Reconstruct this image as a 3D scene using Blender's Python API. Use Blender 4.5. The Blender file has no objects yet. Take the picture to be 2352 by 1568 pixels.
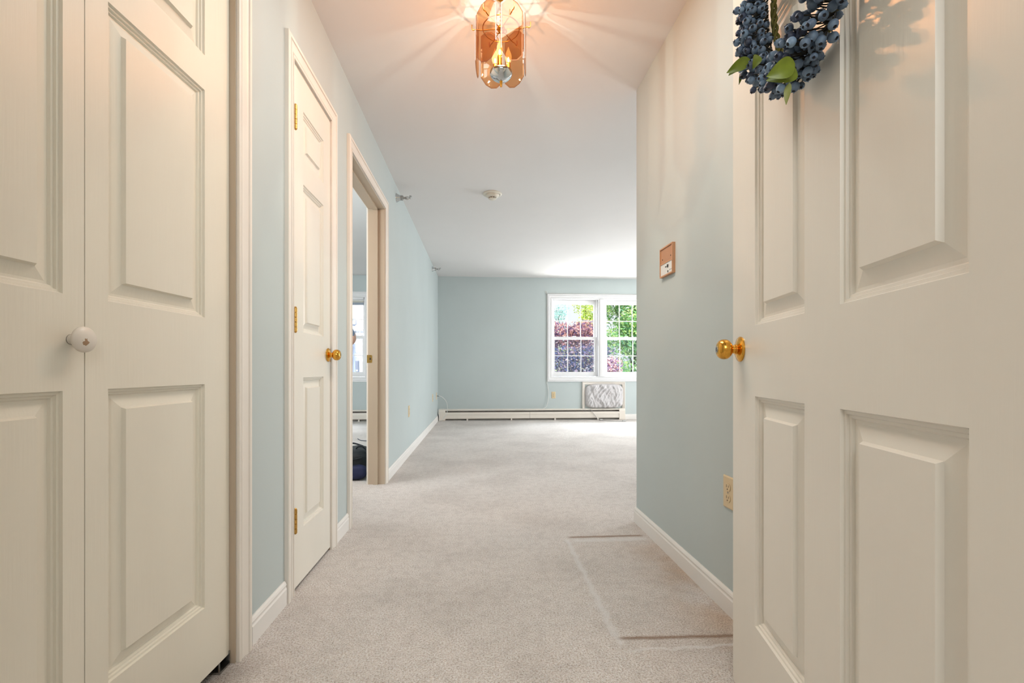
import bpy, bmesh, math, random
from mathutils import Vector, Matrix, noise
R = math.radians
PI = math.pi
scene = bpy.context.scene
col = scene.collection
random.seed(7)

# ------------------------------------------------------------------ materials
def nt(m):
    m.use_nodes = True
    return m.node_tree

def rgb(r, g, b):
    """sRGB 0-255 to linear"""
    def f(c):
        c /= 255.0
        return c / 12.92 if c <= 0.04045 else ((c + 0.055) / 1.055) ** 2.4
    return (f(r), f(g), f(b), 1.0)

def mat(name, color, rough=0.5, metal=0.0, bump=0.0, bscale=(60, 60, 60), bdist=0.001, var=0.0, vscale=(3, 3, 3), spec=0.5, detail=3.0):
    m = bpy.data.materials.new(name)
    t = nt(m)
    p = t.nodes['Principled BSDF']
    p.inputs['Base Color'].default_value = color
    p.inputs['Roughness'].default_value = rough
    p.inputs['Metallic'].default_value = metal
    p.inputs['Specular IOR Level'].default_value = spec
    tc = None
    if bump or var:
        tc = t.nodes.new('ShaderNodeTexCoord')
    if bump:
        mp = t.nodes.new('ShaderNodeMapping'); mp.inputs['Scale'].default_value = bscale
        t.links.new(tc.outputs['Object'], mp.inputs['Vector'])
        n = t.nodes.new('ShaderNodeTexNoise'); n.inputs['Scale'].default_value = 1.0; n.inputs['Detail'].default_value = detail
        t.links.new(mp.outputs[0], n.inputs['Vector'])
        b = t.nodes.new('ShaderNodeBump'); b.inputs['Strength'].default_value = bump; b.inputs['Distance'].default_value = bdist
        t.links.new(n.outputs['Fac'], b.inputs['Height'])
        t.links.new(b.outputs[0], p.inputs['Normal'])
    if var:
        mp = t.nodes.new('ShaderNodeMapping'); mp.inputs['Scale'].default_value = vscale
        t.links.new(tc.outputs['Object'], mp.inputs['Vector'])
        n = t.nodes.new('ShaderNodeTexNoise'); n.inputs['Scale'].default_value = 1.0; n.inputs['Detail'].default_value = 4
        t.links.new(mp.outputs[0], n.inputs['Vector'])
        h = t.nodes.new('ShaderNodeHueSaturation'); h.inputs['Color'].default_value = color
        mr = t.nodes.new('ShaderNodeMapRange')
        mr.inputs['From Min'].default_value = 0.3; mr.inputs['From Max'].default_value = 0.7
        mr.inputs['To Min'].default_value = 1 - var; mr.inputs['To Max'].default_value = 1 + var
        t.links.new(n.outputs['Fac'], mr.inputs['Value'])
        t.links.new(mr.outputs[0], h.inputs['Value'])
        t.links.new(h.outputs[0], p.inputs['Base Color'])
    return m

def pane_mat(name, tint, gloss=0.06, haze=0.0, hazecol=(0.8, 0.82, 0.86, 1)):
    m = bpy.data.materials.new(name); t = nt(m); t.nodes.clear()
    o = t.nodes.new('ShaderNodeOutputMaterial')
    tr = t.nodes.new('ShaderNodeBsdfTransparent'); tr.inputs['Color'].default_value = tint
    gl = t.nodes.new('ShaderNodeBsdfGlossy'); gl.inputs['Roughness'].default_value = 0.02
    mx = t.nodes.new('ShaderNodeMixShader')
    fr = t.nodes.new('ShaderNodeLayerWeight'); fr.inputs['Blend'].default_value = 0.5
    pw = t.nodes.new('ShaderNodeMath'); pw.operation = 'POWER'; pw.inputs[1].default_value = 4.0
    t.links.new(fr.outputs['Facing'], pw.inputs[0])
    mul = t.nodes.new('ShaderNodeMath'); mul.operation = 'MULTIPLY_ADD'
    mul.inputs[1].default_value = 0.5; mul.inputs[2].default_value = 0.02 + gloss * 0.2
    t.links.new(pw.outputs[0], mul.inputs[0]); t.links.new(mul.outputs[0], mx.inputs[0])
    t.links.new(tr.outputs[0], mx.inputs[1]); t.links.new(gl.outputs[0], mx.inputs[2])
    last = mx
    if haze:
        df = t.nodes.new('ShaderNodeBsdfTranslucent'); df.inputs['Color'].default_value = hazecol
        m2 = t.nodes.new('ShaderNodeMixShader'); m2.inputs[0].default_value = haze
        t.links.new(mx.outputs[0], m2.inputs[1]); t.links.new(df.outputs[0], m2.inputs[2]); last = m2
    t.links.new(last.outputs[0], o.inputs[0])
    return m

def leaf_mat(name, cols, trans=0.35):
    m = bpy.data.materials.new(name); t = nt(m); t.nodes.clear()
    o = t.nodes.new('ShaderNodeOutputMaterial')
    g = t.nodes.new('ShaderNodeNewGeometry')
    cr = t.nodes.new('ShaderNodeValToRGB')
    els = cr.color_ramp.elements
    for i, c in enumerate(cols):
        pos = i / max(1, len(cols) - 1)
        if i == 0: e = els[0]; e.position = 0
        elif i == len(cols) - 1: e = els[len(els) - 1]; e.position = 1
        else: e = els.new(pos)
        e.color = c
    t.links.new(g.outputs['Random Per Island'], cr.inputs[0])
    d = t.nodes.new('ShaderNodeBsdfDiffuse'); tl = t.nodes.new('ShaderNodeBsdfTranslucent')
    t.links.new(cr.outputs[0], d.inputs[0]); t.links.new(cr.outputs[0], tl.inputs[0])
    mx = t.nodes.new('ShaderNodeMixShader'); mx.inputs[0].default_value = trans
    t.links.new(d.outputs[0], mx.inputs[1]); t.links.new(tl.outputs[0], mx.inputs[2])
    t.links.new(mx.outputs[0], o.inputs[0])
    return m

M = {}
M['wall'] = mat('blue_grey_paint', rgb(194, 204, 203), 0.55, bump=0.12, bscale=(55, 55, 55), bdist=0.001, var=0.025, vscale=(1.5, 1.5, 1.5), spec=0.3)
M['ceiling'] = mat('ceiling_paint', rgb(232, 230, 228), 0.85, bump=0.1, bscale=(70, 70, 70), bdist=0.001, var=0.02, vscale=(1, 1, 1), spec=0.2)
M['door'] = mat('cream_door_paint', rgb(237, 232, 220), 0.32, bump=0.25, bscale=(170, 170, 7), bdist=0.0008, var=0.02, vscale=(6, 6, 2), spec=0.45, detail=4)
M['bifold'] = mat('cream_bifold_paint', rgb(235, 229, 213), 0.42, bump=0.36, bscale=(190, 190, 8), bdist=0.0009, var=0.02, vscale=(6, 6, 2), spec=0.4, detail=4)
M['trim'] = mat('trim_paint', rgb(238, 231, 221), 0.4, spec=0.4, var=0.02)
M['base'] = mat('baseboard_paint', rgb(240, 237, 232), 0.4, spec=0.4, var=0.02)
M['white'] = mat('window_vinyl', rgb(240, 240, 240), 0.4, spec=0.4)
M['heater'] = mat('heater_enamel', rgb(240, 232, 220), 0.45, var=0.02)
M['dark'] = mat('heater_fins', rgb(90, 78, 70), 0.7)
M['brass'] = mat('polished_brass', rgb(226, 168, 72), 0.16, 1.0)
M['hinge'] = mat('hinge_brass', rgb(206, 164, 92), 0.34, 1.0)
M['gold'] = mat('gold_wire', rgb(230, 165, 75), 0.15, 1.0)
M['chrome'] = mat('chrome', rgb(205, 210, 212), 0.1, 1.0)
M['steel'] = mat('brushed_nickel', rgb(170, 168, 166), 0.25, 1.0)
M['ivory'] = mat('ivory_plastic', rgb(222, 200, 160), 0.35)
M['ivorydark'] = mat('slot_shadow', rgb(70, 52, 34), 0.6)
M['plastic'] = mat('detector_plastic', rgb(224, 219, 205), 0.4)
M['detgrey'] = mat('detector_grille', rgb(130, 122, 112), 0.5)
M['tan'] = mat('tan_plastic', rgb(200, 150, 112), 0.45)
M['tandark'] = mat('tan_plastic_side', rgb(150, 98, 62), 0.5)
M['panelwhite'] = mat('panel_white', rgb(226, 228, 226), 0.4)
M['ink'] = mat('dark_marks', rgb(60, 62, 60), 0.5)
M['jamb'] = mat('shaded_jamb_paint', rgb(194, 177, 155), 0.45, spec=0.4, var=0.03)  # shade on jambs and stops facing the viewer, put into the paint colour
M['cable'] = mat('white_cable', rgb(228, 228, 224), 0.45)
M['greycord'] = mat('grey_cord', rgb(190, 188, 184), 0.5)
M['blackcord'] = mat('dark_cord', rgb(40, 44, 60), 0.5)
M['vine'] = mat('twisted_vine', rgb(96, 92, 30), 0.7, bump=0.6, bscale=(300, 300, 300), bdist=0.002, var=0.3, vscale=(60, 60, 60))
M['stem'] = mat('berry_stem', rgb(52, 50, 40), 0.7)
M['skin'] = mat('skin', rgb(214, 164, 142), 0.5)
M['shirt'] = mat('grey_shirt', rgb(124, 136, 156), 0.8)
M['pants'] = mat('dark_trousers', rgb(52, 54, 66), 0.8)
M['hair'] = mat('brown_hair', rgb(60, 44, 34), 0.6)
M['shoe'] = mat('shoe_leather', rgb(40, 38, 38), 0.5)
M['bagdark'] = mat('bag_black_fabric', rgb(24, 30, 34), 0.7, bump=0.5, bscale=(200, 200, 200), bdist=0.002)
M['bagnavy'] = mat('bag_navy_fabric', rgb(26, 34, 72), 0.7, bump=0.5, bscale=(200, 200, 200), bdist=0.002)
M['blind'] = mat('blind_vinyl', rgb(226, 224, 214), 0.5)
M['blindblue'] = mat('blind_slats', rgb(150, 162, 176), 0.5)
M['bark'] = mat('bark', rgb(92, 78, 68), 0.9, bump=0.8, bscale=(20, 20, 4), bdist=0.02)
M['siding'] = mat('house_siding', rgb(236, 230, 232), 0.7, bump=0.5, bscale=(0.5, 0.5, 30), bdist=0.02)
M['roof'] = mat('roof_shingles', rgb(226, 212, 214), 0.8, bump=0.4, bscale=(10, 10, 10), bdist=0.02)
M['lampmetal'] = mat('lamp_metal', rgb(152, 158, 180), 0.6)
M['grass'] = mat('lawn', rgb(170, 168, 160), 0.9, var=0.15, vscale=(0.6, 0.6, 0.6), bump=0.5, bscale=(12, 12, 12), bdist=0.05)
M['street'] = mat('pale_pavement', rgb(190, 190, 205), 0.9, var=0.06)
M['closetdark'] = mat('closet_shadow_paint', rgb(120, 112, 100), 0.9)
M['pane'] = pane_mat('window_glass', (0.97, 0.99, 0.99, 1))
M['lowpane'] = pane_mat('lower_window_glass', (0.95, 0.98, 0.99, 1), haze=0.0)
M['screen'] = pane_mat('insect_screen', (0.80, 0.83, 0.88, 1), gloss=0.0, haze=0.006, hazecol=(0.75, 0.78, 0.9, 1))
M['amber'] = pane_mat('amber_glass', (0.87, 0.67, 0.48, 1), gloss=0.1)
M['amberbevel'] = pane_mat('amber_glass_bevel', (0.84, 0.60, 0.42, 1), gloss=0.3)
M['amberedge'] = pane_mat('amber_glass_edge', (0.40, 0.18, 0.08, 1), gloss=0.5)

# carpet with furniture imprint near the right wall
def carpet():
    m = bpy.data.materials.new('loop_pile_carpet'); t = nt(m); p = t.nodes['Principled BSDF']
    p.inputs['Roughness'].default_value = 0.95; p.inputs['Specular IOR Level'].default_value = 0.1
    p.inputs['Sheen Weight'].default_value = 0.15
    L = t.links.new
    geo = t.nodes.new('ShaderNodeNewGeometry'); sep = t.nodes.new('ShaderNodeSeparateXYZ'); L(geo.outputs['Position'], sep.inputs[0])
    def math_(op, a, b=None, c=None):
        n = t.nodes.new('ShaderNodeMath'); n.operation = op
        for i, v in enumerate((a, b, c)):
            if v is None: continue
            if isinstance(v, (int, float)): n.inputs[i].default_value = v
            else: L(v, n.inputs[i])
        return n.outputs[0]
    def mr(v, a, b, c=0.0, d=1.0):
        n = t.nodes.new('ShaderNodeMapRange'); n.interpolation_type = 'SMOOTHSTEP'
        L(v, n.inputs['Value'])
        for k, x in zip(('From Min', 'From Max', 'To Min', 'To Max'), (a, b, c, d)): n.inputs[k].default_value = x
        return n.outputs[0]
    def noise_(sc, det=2.0, rough=0.5, vec=None):
        n = t.nodes.new('ShaderNodeTexNoise'); n.inputs['Scale'].default_value = sc; n.inputs['Detail'].default_value = det; n.inputs['Roughness'].default_value = rough
        L(vec or geo.outputs['Position'], n.inputs['Vector']); return n.outputs['Fac']
    X, Y = sep.outputs[0], sep.outputs[1]
    wob = math_('MULTIPLY', math_('SUBTRACT', noise_(18, 1), 0.5), 0.03)
    Yw = math_('ADD', Y, wob); Xw = math_('ADD', X, wob)
    def band(v, c, w): return mr(math_('ABSOLUTE', math_('SUBTRACT', v, c)), 0.0, w, 1.0, 0.0)
    def rng(v, a, b, s=0.02):
        return math_('MULTIPLY', mr(v, a - s, a + s), mr(v, b - s, b + s, 1.0, 0.0))
    gA = math_('MULTIPLY', band(math_('ADD', Y, math_('MULTIPLY', wob, 0.25)), 2.318, 0.020), rng(X, 0.455, 0.84))
    slant = math_('ADD', math_('ADD', Y, math_('MULTIPLY', wob, 0.3)), math_('MULTIPLY', math_('SUBTRACT', X, 0.63), 0.03))
    gB = math_('MULTIPLY', band(slant, 1.431, 0.015), rng(X, 0.448, 0.83))
    lA = math_('MULTIPLY', band(Yw, 2.272, 0.035), rng(X, 0.47, 0.84))
    lC = math_('MULTIPLY', band(Xw, 0.438, 0.022), rng(Y, 1.40, 2.29))
    slant2 = math_('ADD', Yw, math_('MULTIPLY', math_('SUBTRACT', X, 0.6), -0.02))
    lD = math_('MULTIPLY', band(slant2, 1.374, 0.012), rng(X, 0.455, 0.83))
    light = math_('MINIMUM', math_('ADD', math_('ADD', lA, lC), lD), 1.0)
    groove = math_('MINIMUM', math_('ADD', gA, gB), 1.0)
    stain = math_('MULTIPLY', math_('MULTIPLY', mr(X, 0.60, 0.88), rng(Y, 1.25, 2.2, 0.25)), mr(noise_(5, 3), 0.3, 0.65))
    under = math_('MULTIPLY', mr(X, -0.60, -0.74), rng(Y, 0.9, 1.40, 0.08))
    fib = noise_(380, 1, 0.6); fib2 = noise_(170, 1, 0.6); big = noise_(2.2, 3); mid = noise_(24, 1)
    cr = t.nodes.new('ShaderNodeValToRGB')
    L(math_('ADD', math_('MULTIPLY', fib, 0.5), math_('MULTIPLY', fib2, 0.5)), cr.inputs[0])
    e = cr.color_ramp.elements
    e[0].position = 0.34; e[0].color = rgb(190, 174, 161)
    e[1].position = 0.62; e[1].color = rgb(255, 252, 249)
    e.new(0.48).color = rgb(236, 227, 219)
    def mix(fac, a, bcol, blend='MIX'):
        n = t.nodes.new('ShaderNodeMix'); n.data_type = 'RGBA'; n.blend_type = blend
        if isinstance(fac, float): n.inputs[0].default_value = fac
        else: L(fac, n.inputs[0])
        L(a, n.inputs[6])
        if isinstance(bcol, tuple): n.inputs[7].default_value = bcol
        else: L(bcol, n.inputs[7])
        return n.outputs[2]
    c = mix(math_('MULTIPLY', mr(big, 0.4, 0.7), 0.17), cr.outputs[0], rgb(150, 140, 132), 'MULTIPLY')
    c = mix(math_('MULTIPLY', mr(mid, 0.4, 0.7), 0.12), c, rgb(160, 150, 142), 'MULTIPLY')
    c = mix(math_('MULTIPLY', stain, 0.55), c, rgb(214, 178, 134), 'MULTIPLY')
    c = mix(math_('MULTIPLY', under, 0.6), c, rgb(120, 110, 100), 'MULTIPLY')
    c = mix(math_('MULTIPLY', light, 0.7), c, rgb(246, 243, 240))
    c = mix(math_('MULTIPLY', groove, 0.75), c, rgb(142, 104, 70))
    L(c, p.inputs['Base Color'])
    h = math_('ADD', math_('ADD', math_('MULTIPLY', fib, 0.006), math_('MULTIPLY', fib2, 0.010)), math_('MULTIPLY', mid, 0.006))
    h = math_('SUBTRACT', h, math_('MULTIPLY', groove, 0.010))
    b = t.nodes.new('ShaderNodeBump'); b.inputs['Strength'].default_value = 0.8; b.inputs['Distance'].default_value = 1.0
    L(h, b.inputs['Height']); L(b.outputs[0], p.inputs['Normal'])
    return m
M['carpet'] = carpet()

def berry_mat():
    m = bpy.data.materials.new('blueberry_skin'); t = nt(m); p = t.nodes['Principled BSDF']
    p.inputs['Roughness'].default_value = 0.5
    tc = t.nodes.new('ShaderNodeTexCoord'); oi = t.nodes.new('ShaderNodeObjectInfo')
    n = t.nodes.new('ShaderNodeTexNoise'); n.inputs['Scale'].default_value = 90; n.inputs['Detail'].default_value = 3
    t.links.new(tc.outputs['Object'], n.inputs['Vector'])
    ad = t.nodes.new('ShaderNodeMath'); ad.operation = 'MULTIPLY_ADD'; ad.inputs[1].default_value = 0.6
    t.links.new(oi.outputs['Random'], ad.inputs[0]); 
    sc = t.nodes.new('ShaderNodeMath'); sc.operation = 'MULTIPLY'; sc.inputs[1].default_value = 0.45
    t.links.new(n.outputs['Fac'], sc.inputs[0]); t.links.new(sc.outputs[0], ad.inputs[2])
    cr = t.nodes.new('ShaderNodeValToRGB'); e = cr.color_ramp.elements
    e[0].position = 0.1; e[0].color = rgb(26, 28, 42); e[1].position = 0.9; e[1].color = rgb(136, 162, 186)
    e.new(0.4).color = rgb(62, 74, 98)
    t.links.new(ad.outputs[0], cr.inputs[0]); t.links.new(cr.outputs[0], p.inputs['Base Color'])
    return m
M['berry'] = berry_mat()
M['calyx'] = mat('berry_crown', rgb(20, 20, 28), 0.7)
M['leaf'] = mat('wreath_leaf', rgb(112, 128, 34), 0.4, var=0.25, vscale=(30, 30, 30))
M['leafback'] = mat('wreath_leaf_pale', rgb(140, 146, 82), 0.55, var=0.2, vscale=(40, 40, 40))

def bulb_mat():
    m = bpy.data.materials.new('glowing_bulb_glass'); t = nt(m); t.nodes.clear()
    o = t.nodes.new('ShaderNodeOutputMaterial'); tr = t.nodes.new('ShaderNodeBsdfTransparent'); em = t.nodes.new('ShaderNodeEmission')
    em.inputs['Color'].default_value = (1, 0.62, 0.25, 1); em.inputs['Strength'].default_value = 0.5
    a = t.nodes.new('ShaderNodeAddShader'); t.links.new(tr.outputs[0], a.inputs[0]); t.links.new(em.outputs[0], a.inputs[1]); t.links.new(a.outputs[0], o.inputs[0])
    return m
M['bulb'] = bulb_mat()
def emit(name, c, s):
    m = bpy.data.materials.new(name); t = nt(m); t.nodes.clear()
    o = t.nodes.new('ShaderNodeOutputMaterial'); em = t.nodes.new('ShaderNodeEmission'); em.inputs[0].default_value = c; em.inputs[1].default_value = s
    t.links.new(em.outputs[0], o.inputs[0]); return m
M['filament'] = emit('filament', (1, 0.8, 0.45, 1), 14)

# ------------------------------------------------------------------ mesh builder
class MB:
    def __init__(s): s.v = []; s.f = []; s.mi = []; s.cur = 0
    def add(s, vs, fs):
        b = len(s.v); s.v += [Vector(x) for x in vs]
        for f in fs: s.f.append([i + b for i in f]); s.mi.append(s.cur)
    def box(s, a, b, T=None):
        x0, y0, z0 = a; x1, y1, z1 = b
        vs = [(x0, y0, z0), (x1, y0, z0), (x1, y1, z0), (x0, y1, z0), (x0, y0, z1), (x1, y0, z1), (x1, y1, z1), (x0, y1, z1)]
        if T: vs = [T(*v) for v in vs]
        s.add(vs, [(0, 3, 2, 1), (4, 5, 6, 7), (0, 1, 5, 4), (1, 2, 6, 5), (2, 3, 7, 6), (3, 0, 4, 7)])
    def rbox(s, a, b, r, T=None, seg=3):
        """box rounded in all edges (superellipse-free bevel via bmesh)"""
        bm = bmesh.new(); bmesh.ops.create_cube(bm, size=1)
        for v in bm.verts:
            v.co = Vector([(a[i] + b[i]) / 2 + v.co[i] * (b[i] - a[i]) for i in range(3)])
        bmesh.ops.bevel(bm, geom=list(bm.edges), offset=r, segments=seg, affect='EDGES', profile=0.5)
        bm.verts.index_update()
        vs = [v.co.copy() for v in bm.verts]
        if T: vs = [Vector(T(*v)) for v in vs]
        s.add(vs, [[v.index for v in f.verts] for f in bm.faces]); bm.free()
    def lathe(s, prof, origin=(0, 0, 0), axis=(0, 0, 1), n=32, capped=True):
        """prof: list of (t along axis, radius)"""
        o = Vector(origin); a = Vector(axis).normalized()
        u = a.orthogonal().normalized(); w = a.cross(u)
        vs = []; fs = []; rings = []
        for (t, r) in prof:
            if r < 1e-6:
                rings.append([len(vs)]); vs.append(o + a * t)
            else:
                rings.append(list(range(len(vs), len(vs) + n)))
                for k in range(n):
                    g = 2 * PI * k / n; vs.append(o + a * t + u * (r * math.cos(g)) + w * (r * math.sin(g)))
        for A, B in zip(rings, rings[1:]):
            if len(A) == 1 and len(B) == 1: continue
            for k in range(n):
                k2 = (k + 1) % n
                if len(A) == 1: fs.append((A[0], B[k2], B[k]))
                elif len(B) == 1: fs.append((A[k], A[k2], B[0]))
                else: fs.append((A[k], A[k2], B[k2], B[k]))
        if capped:
            if len(rings[0]) > 1: fs.append(tuple(rings[0][::-1]))
            if len(rings[-1]) > 1: fs.append(tuple(rings[-1]))
        s.add(vs, fs)
    def tube(s, pts, r, n=8, closed=False, smooth=0):
        pts = [Vector(p) for p in pts]
        if smooth: pts = catmull(pts, smooth, closed)
        m = len(pts); vs = []; fs = []
        prev = None
        for i, p in enumerate(pts):
            if closed: tan = pts[(i + 1) % m] - pts[i - 1]
            else: tan = pts[min(i + 1, m - 1)] - pts[max(i - 1, 0)]
            tan.normalize()
            if prev is None: u = tan.orthogonal().normalized()
            else:
                u = prev - tan * prev.dot(tan)
                u = u.normalized() if u.length > 1e-6 else tan.orthogonal().normalized()
            prev = u; w = tan.cross(u)
            rr = r[i] if isinstance(r, (list, tuple)) else r
            for k in range(n):
                g = 2 * PI * k / n; vs.append(p + u * (rr * math.cos(g)) + w * (rr * math.sin(g)))
        for i in range(m if closed else m - 1):
            j = (i + 1) % m
            for k in range(n):
                k2 = (k + 1) % n
                fs.append((i * n + k, i * n + k2, j * n + k2, j * n + k))
        if not closed:
            fs.append(tuple(range(n))[::-1]); fs.append(tuple((m - 1) * n + k for k in range(n)))
        s.add(vs, fs)
    def prism(s, poly, T, d0, d1):
        """extrude polygon [(a,b)] between depth d0 and d1; T(a,b,d)->xyz"""
        n = len(poly)
        vs = [T(a, b, d0) for a, b in poly] + [T(a, b, d1) for a, b in poly]
        fs = [tuple(range(n))[::-1], tuple(range(n, 2 * n))] + [(i, (i + 1) % n, n + (i + 1) % n, n + i) for i in range(n)]
        s.add(vs, fs)
    def build(s, name, m, parent=None, smooth=None, origin=None, fixn=True):
        me = bpy.data.meshes.new(name)
        vs = s.v
        if origin is None:
            lo = Vector([min(v[i] for v in vs) for i in range(3)]); hi = Vector([max(v[i] for v in vs) for i in range(3)])
            origin = Vector(((lo.x + hi.x) / 2, (lo.y + hi.y) / 2, lo.z))
        origin = Vector(origin)
        me.from_pydata([v - origin for v in vs], [], s.f)
        ms = m if isinstance(m, (list, tuple)) else [m]
        for x in ms: me.materials.append(x)
        if len(ms) > 1: me.polygons.foreach_set('material_index', s.mi)
        if fixn:
            bm = bmesh.new(); bm.from_mesh(me); bmesh.ops.recalc_face_normals(bm, faces=bm.faces); bm.to_mesh(me); bm.free()
        if smooth is not None:
            me.polygons.foreach_set('use_smooth', [True] * len(me.polygons))
            me.set_sharp_from_angle(angle=R(smooth))
        me.update()
        o = bpy.data.objects.new(name, me); col.objects.link(o)
        if parent:
            o.parent = parent; o.location = origin - wloc(parent)
        else: o.location = origin
        return o

def wloc(o):
    v = Vector((0, 0, 0))
    while o: v += o.location; o = o.parent
    return v

def catmull(pts, k, closed=False):
    out = []; n = len(pts)
    for i in range(n if closed else n - 1):
        p = [pts[(i + d) % n] if closed else pts[min(max(i + d, 0), n - 1)] for d in (-1, 0, 1, 2)]
        for j in range(k):
            t = j / k
            out.append(0.5 * ((2 * p[1]) + (p[2] - p[0]) * t + (2 * p[0] - 5 * p[1] + 4 * p[2] - p[3]) * t * t + (3 * p[1] - p[0] - 3 * p[2] + p[3]) * t ** 3))
    if not closed: out.append(pts[-1])
    return out

def tag(o, label=None, cat=None, group=None, kind=None):
    if label: o['label'] = label
    if cat: o['category'] = cat
    if group: o['group'] = group
    if kind: o['kind'] = kind
    return o

def thing(name, loc, label, cat, group=None, kind=None):
    o = bpy.data.objects.new(name, None); o.empty_display_size = 0.1
    o.location = loc; col.objects.link(o)
    return tag(o, label, cat, group, kind)

def S(o, label, cat): return tag(o, label, cat, kind='structure')

# ------------------------------------------------------------------ room dimensions (metres)
XL, XR = -0.722, 0.88          # hall wall faces
WB = -0.845                    # bedroom side of left wall
YB = 7.77                      # window wall face
YE = 2.52                      # where the right hall wall ends
CH = 2.44
BX0, BX1 = 0.472, 1.397        # bifold opening in Y
HX0, HX1 = 1.800, 2.240        # narrow door opening in Y
DX0, DX1 = 2.585, 3.490        # doorway opening in Y
DH = 2.055

# floor, ceiling, walls
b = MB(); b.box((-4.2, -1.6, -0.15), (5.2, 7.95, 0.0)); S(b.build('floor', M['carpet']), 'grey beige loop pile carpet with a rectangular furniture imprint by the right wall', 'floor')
b = MB(); b.box((-4.2, -1.6, CH), (5.2, 7.95, CH + 0.15)); S(b.build('ceiling', M['ceiling']), 'smooth white ceiling above the hall and living room', 'ceiling')
b = MB()
for y0, y1, z0 in ((0.18, BX0, 0), (BX0, BX1, DH), (BX1, HX0, 0), (HX0, HX1, DH), (HX1, DX0, 0), (DX0, DX1, DH + 0.02), (DX1, YB, 0)):
    b.box((WB, y0, z0), (XL, y1, CH))
S(b.build('wall_left', M['wall']), 'long pale blue wall on the left with three door openings', 'wall')
b = MB(); b.box((XR, 0.18, 0), (XR + 0.12, YE, CH)); S(b.build('wall_right', M['wall']), 'short blue grey hall wall behind the open front door', 'wall')
b = MB(); b.box((XR + 0.12, YE - 0.12, 0), (5.0, YE, CH)); S(b.build('wall_inner', M['wall']), 'living room wall turning right from the hall corner', 'wall')
b = MB()
b.box((WB, 0.18, 0), (-0.45, 0.30, CH)); b.box((0.56, 0.18, 0), (XR, 0.30, CH)); b.box((-0.45, 0.18, 2.07), (0.56, 0.30, CH))
S(b.build('wall_entry', M['wall']), 'entry wall around the front doorway', 'wall')
WZ0, WZ1 = 0.73, 2.087         # window openings
LW = (1.219, 2.963); BW = (-2.741, -1.921)
b = MB()
for x0, x1 in ((-4.1, BW[0]), (BW[1], LW[0]), (LW[1], 5.1)): b.box((x0, YB, 0), (x1, YB + 0.16, CH))
for x0, x1 in (BW, LW): b.box((x0, YB, 0), (x1, YB + 0.16, WZ0)); b.box((x0, YB, WZ1), (x1, YB + 0.16, CH))
S(b.build('wall_back', M['wall']), 'far blue grey wall with the windows and baseboard heater', 'wall')
b = MB()
b.box((5.0, YE - 0.12, 0), (5.12, 4.2, CH)); b.box((5.0, 6.8, 0), (5.12, YB, CH)); b.box((5.0, 4.2, 0), (5.12, 6.8, 0.3)); b.box((5.0, 4.2, 2.2), (5.12, 6.8, CH))
S(b.build('wall_far_right', M['wall']), 'right living room wall with an opening added for fill light', 'wall')  # opening added out of view so the side lamp can shine in
b = MB(); b.box((-4.1, 2.42, 0), (-4.0, YB, CH)); S(b.build('wall_bedroom_left', M['wall']), 'far side wall of the bedroom through the doorway', 'wall')
b = MB(); b.box((-4.0, 2.42, 0), (WB, 2.50, CH)); S(b.build('wall_bedroom_near', M['wall']), 'near bedroom wall beside the doorway', 'wall')
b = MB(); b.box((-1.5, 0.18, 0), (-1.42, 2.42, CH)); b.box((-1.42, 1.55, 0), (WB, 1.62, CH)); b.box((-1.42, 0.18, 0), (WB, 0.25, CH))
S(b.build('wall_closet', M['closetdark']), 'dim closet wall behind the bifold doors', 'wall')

b = MB(); b.box((-1.6, -1.6, 0), (1.7, -1.5, CH)); b.box((-1.6, -1.5, 0), (-1.5, 0.18, CH)); b.box((1.6, -1.5, 0), (1.7, 0.18, CH)); b.box((-1.5, 0.10, 0), (WB, 0.18, CH)); b.box((XR, 0.10, 0), (1.6, 0.18, CH))
S(b.build('wall_corridor', M['trim']), 'unseen corridor walls behind the viewer, added to block sky light at the front doorway', 'wall')  # added out of view to keep sky light from flooding in behind

# ------------------------------------------------------------------ baseboards
BPROF = [(0, 0), (0.011, 0), (0.011, 0.058), (0.0085, 0.064), (0.0085, 0.069), (0.010, 0.073), (0.0075, 0.081), (0.004, 0.0865), (0, 0.0865)]
def baseboard(name, p0, p1, nrm, label):
    """straight run from p0 to p1 (x,y) on a wall whose outward normal is nrm"""
    b = MB(); n = len(BPROF)
    vs = []
    for p in (p0, p1):
        for t, z in BPROF: vs.append((p[0] + nrm[0] * t, p[1] + nrm[1] * t, z))
    b.add(vs, [tuple(range(n))[::-1], tuple(range(n, 2 * n))] + [(i, (i + 1) % n, n + (i + 1) % n, n + i) for i in range(n)])
    return S(b.build(name, M['base']), label, 'baseboard')
baseboard('baseboard_left', (XL, 1.474), (XL, 1.727), (1, 0), 'white baseboard piece between the bifold closet and the narrow door')
baseboard('baseboard_left', (XL, 2.308), (XL, 2.520), (1, 0), 'shortest white baseboard between the narrow door and the open doorway')
baseboard('baseboard_left', (XL, 3.560), (XL, YB), (1, 0), 'long white baseboard on the left wall beyond the open doorway')
baseboard('baseboard_right', (XR, 0.30), (XR, YE + 0.011), (-1, 0), 'cream baseboard along the right hall wall beside the carpet imprint')
baseboard('baseboard_inner', (XR + 0.0, YE), (5.0, YE), (0, 1), 'baseboard on the living room side of the hall corner')
baseboard('baseboard_back', (2.50, YB), (5.0, YB), (0, -1), 'baseboard right of the heater under the window')

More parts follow.
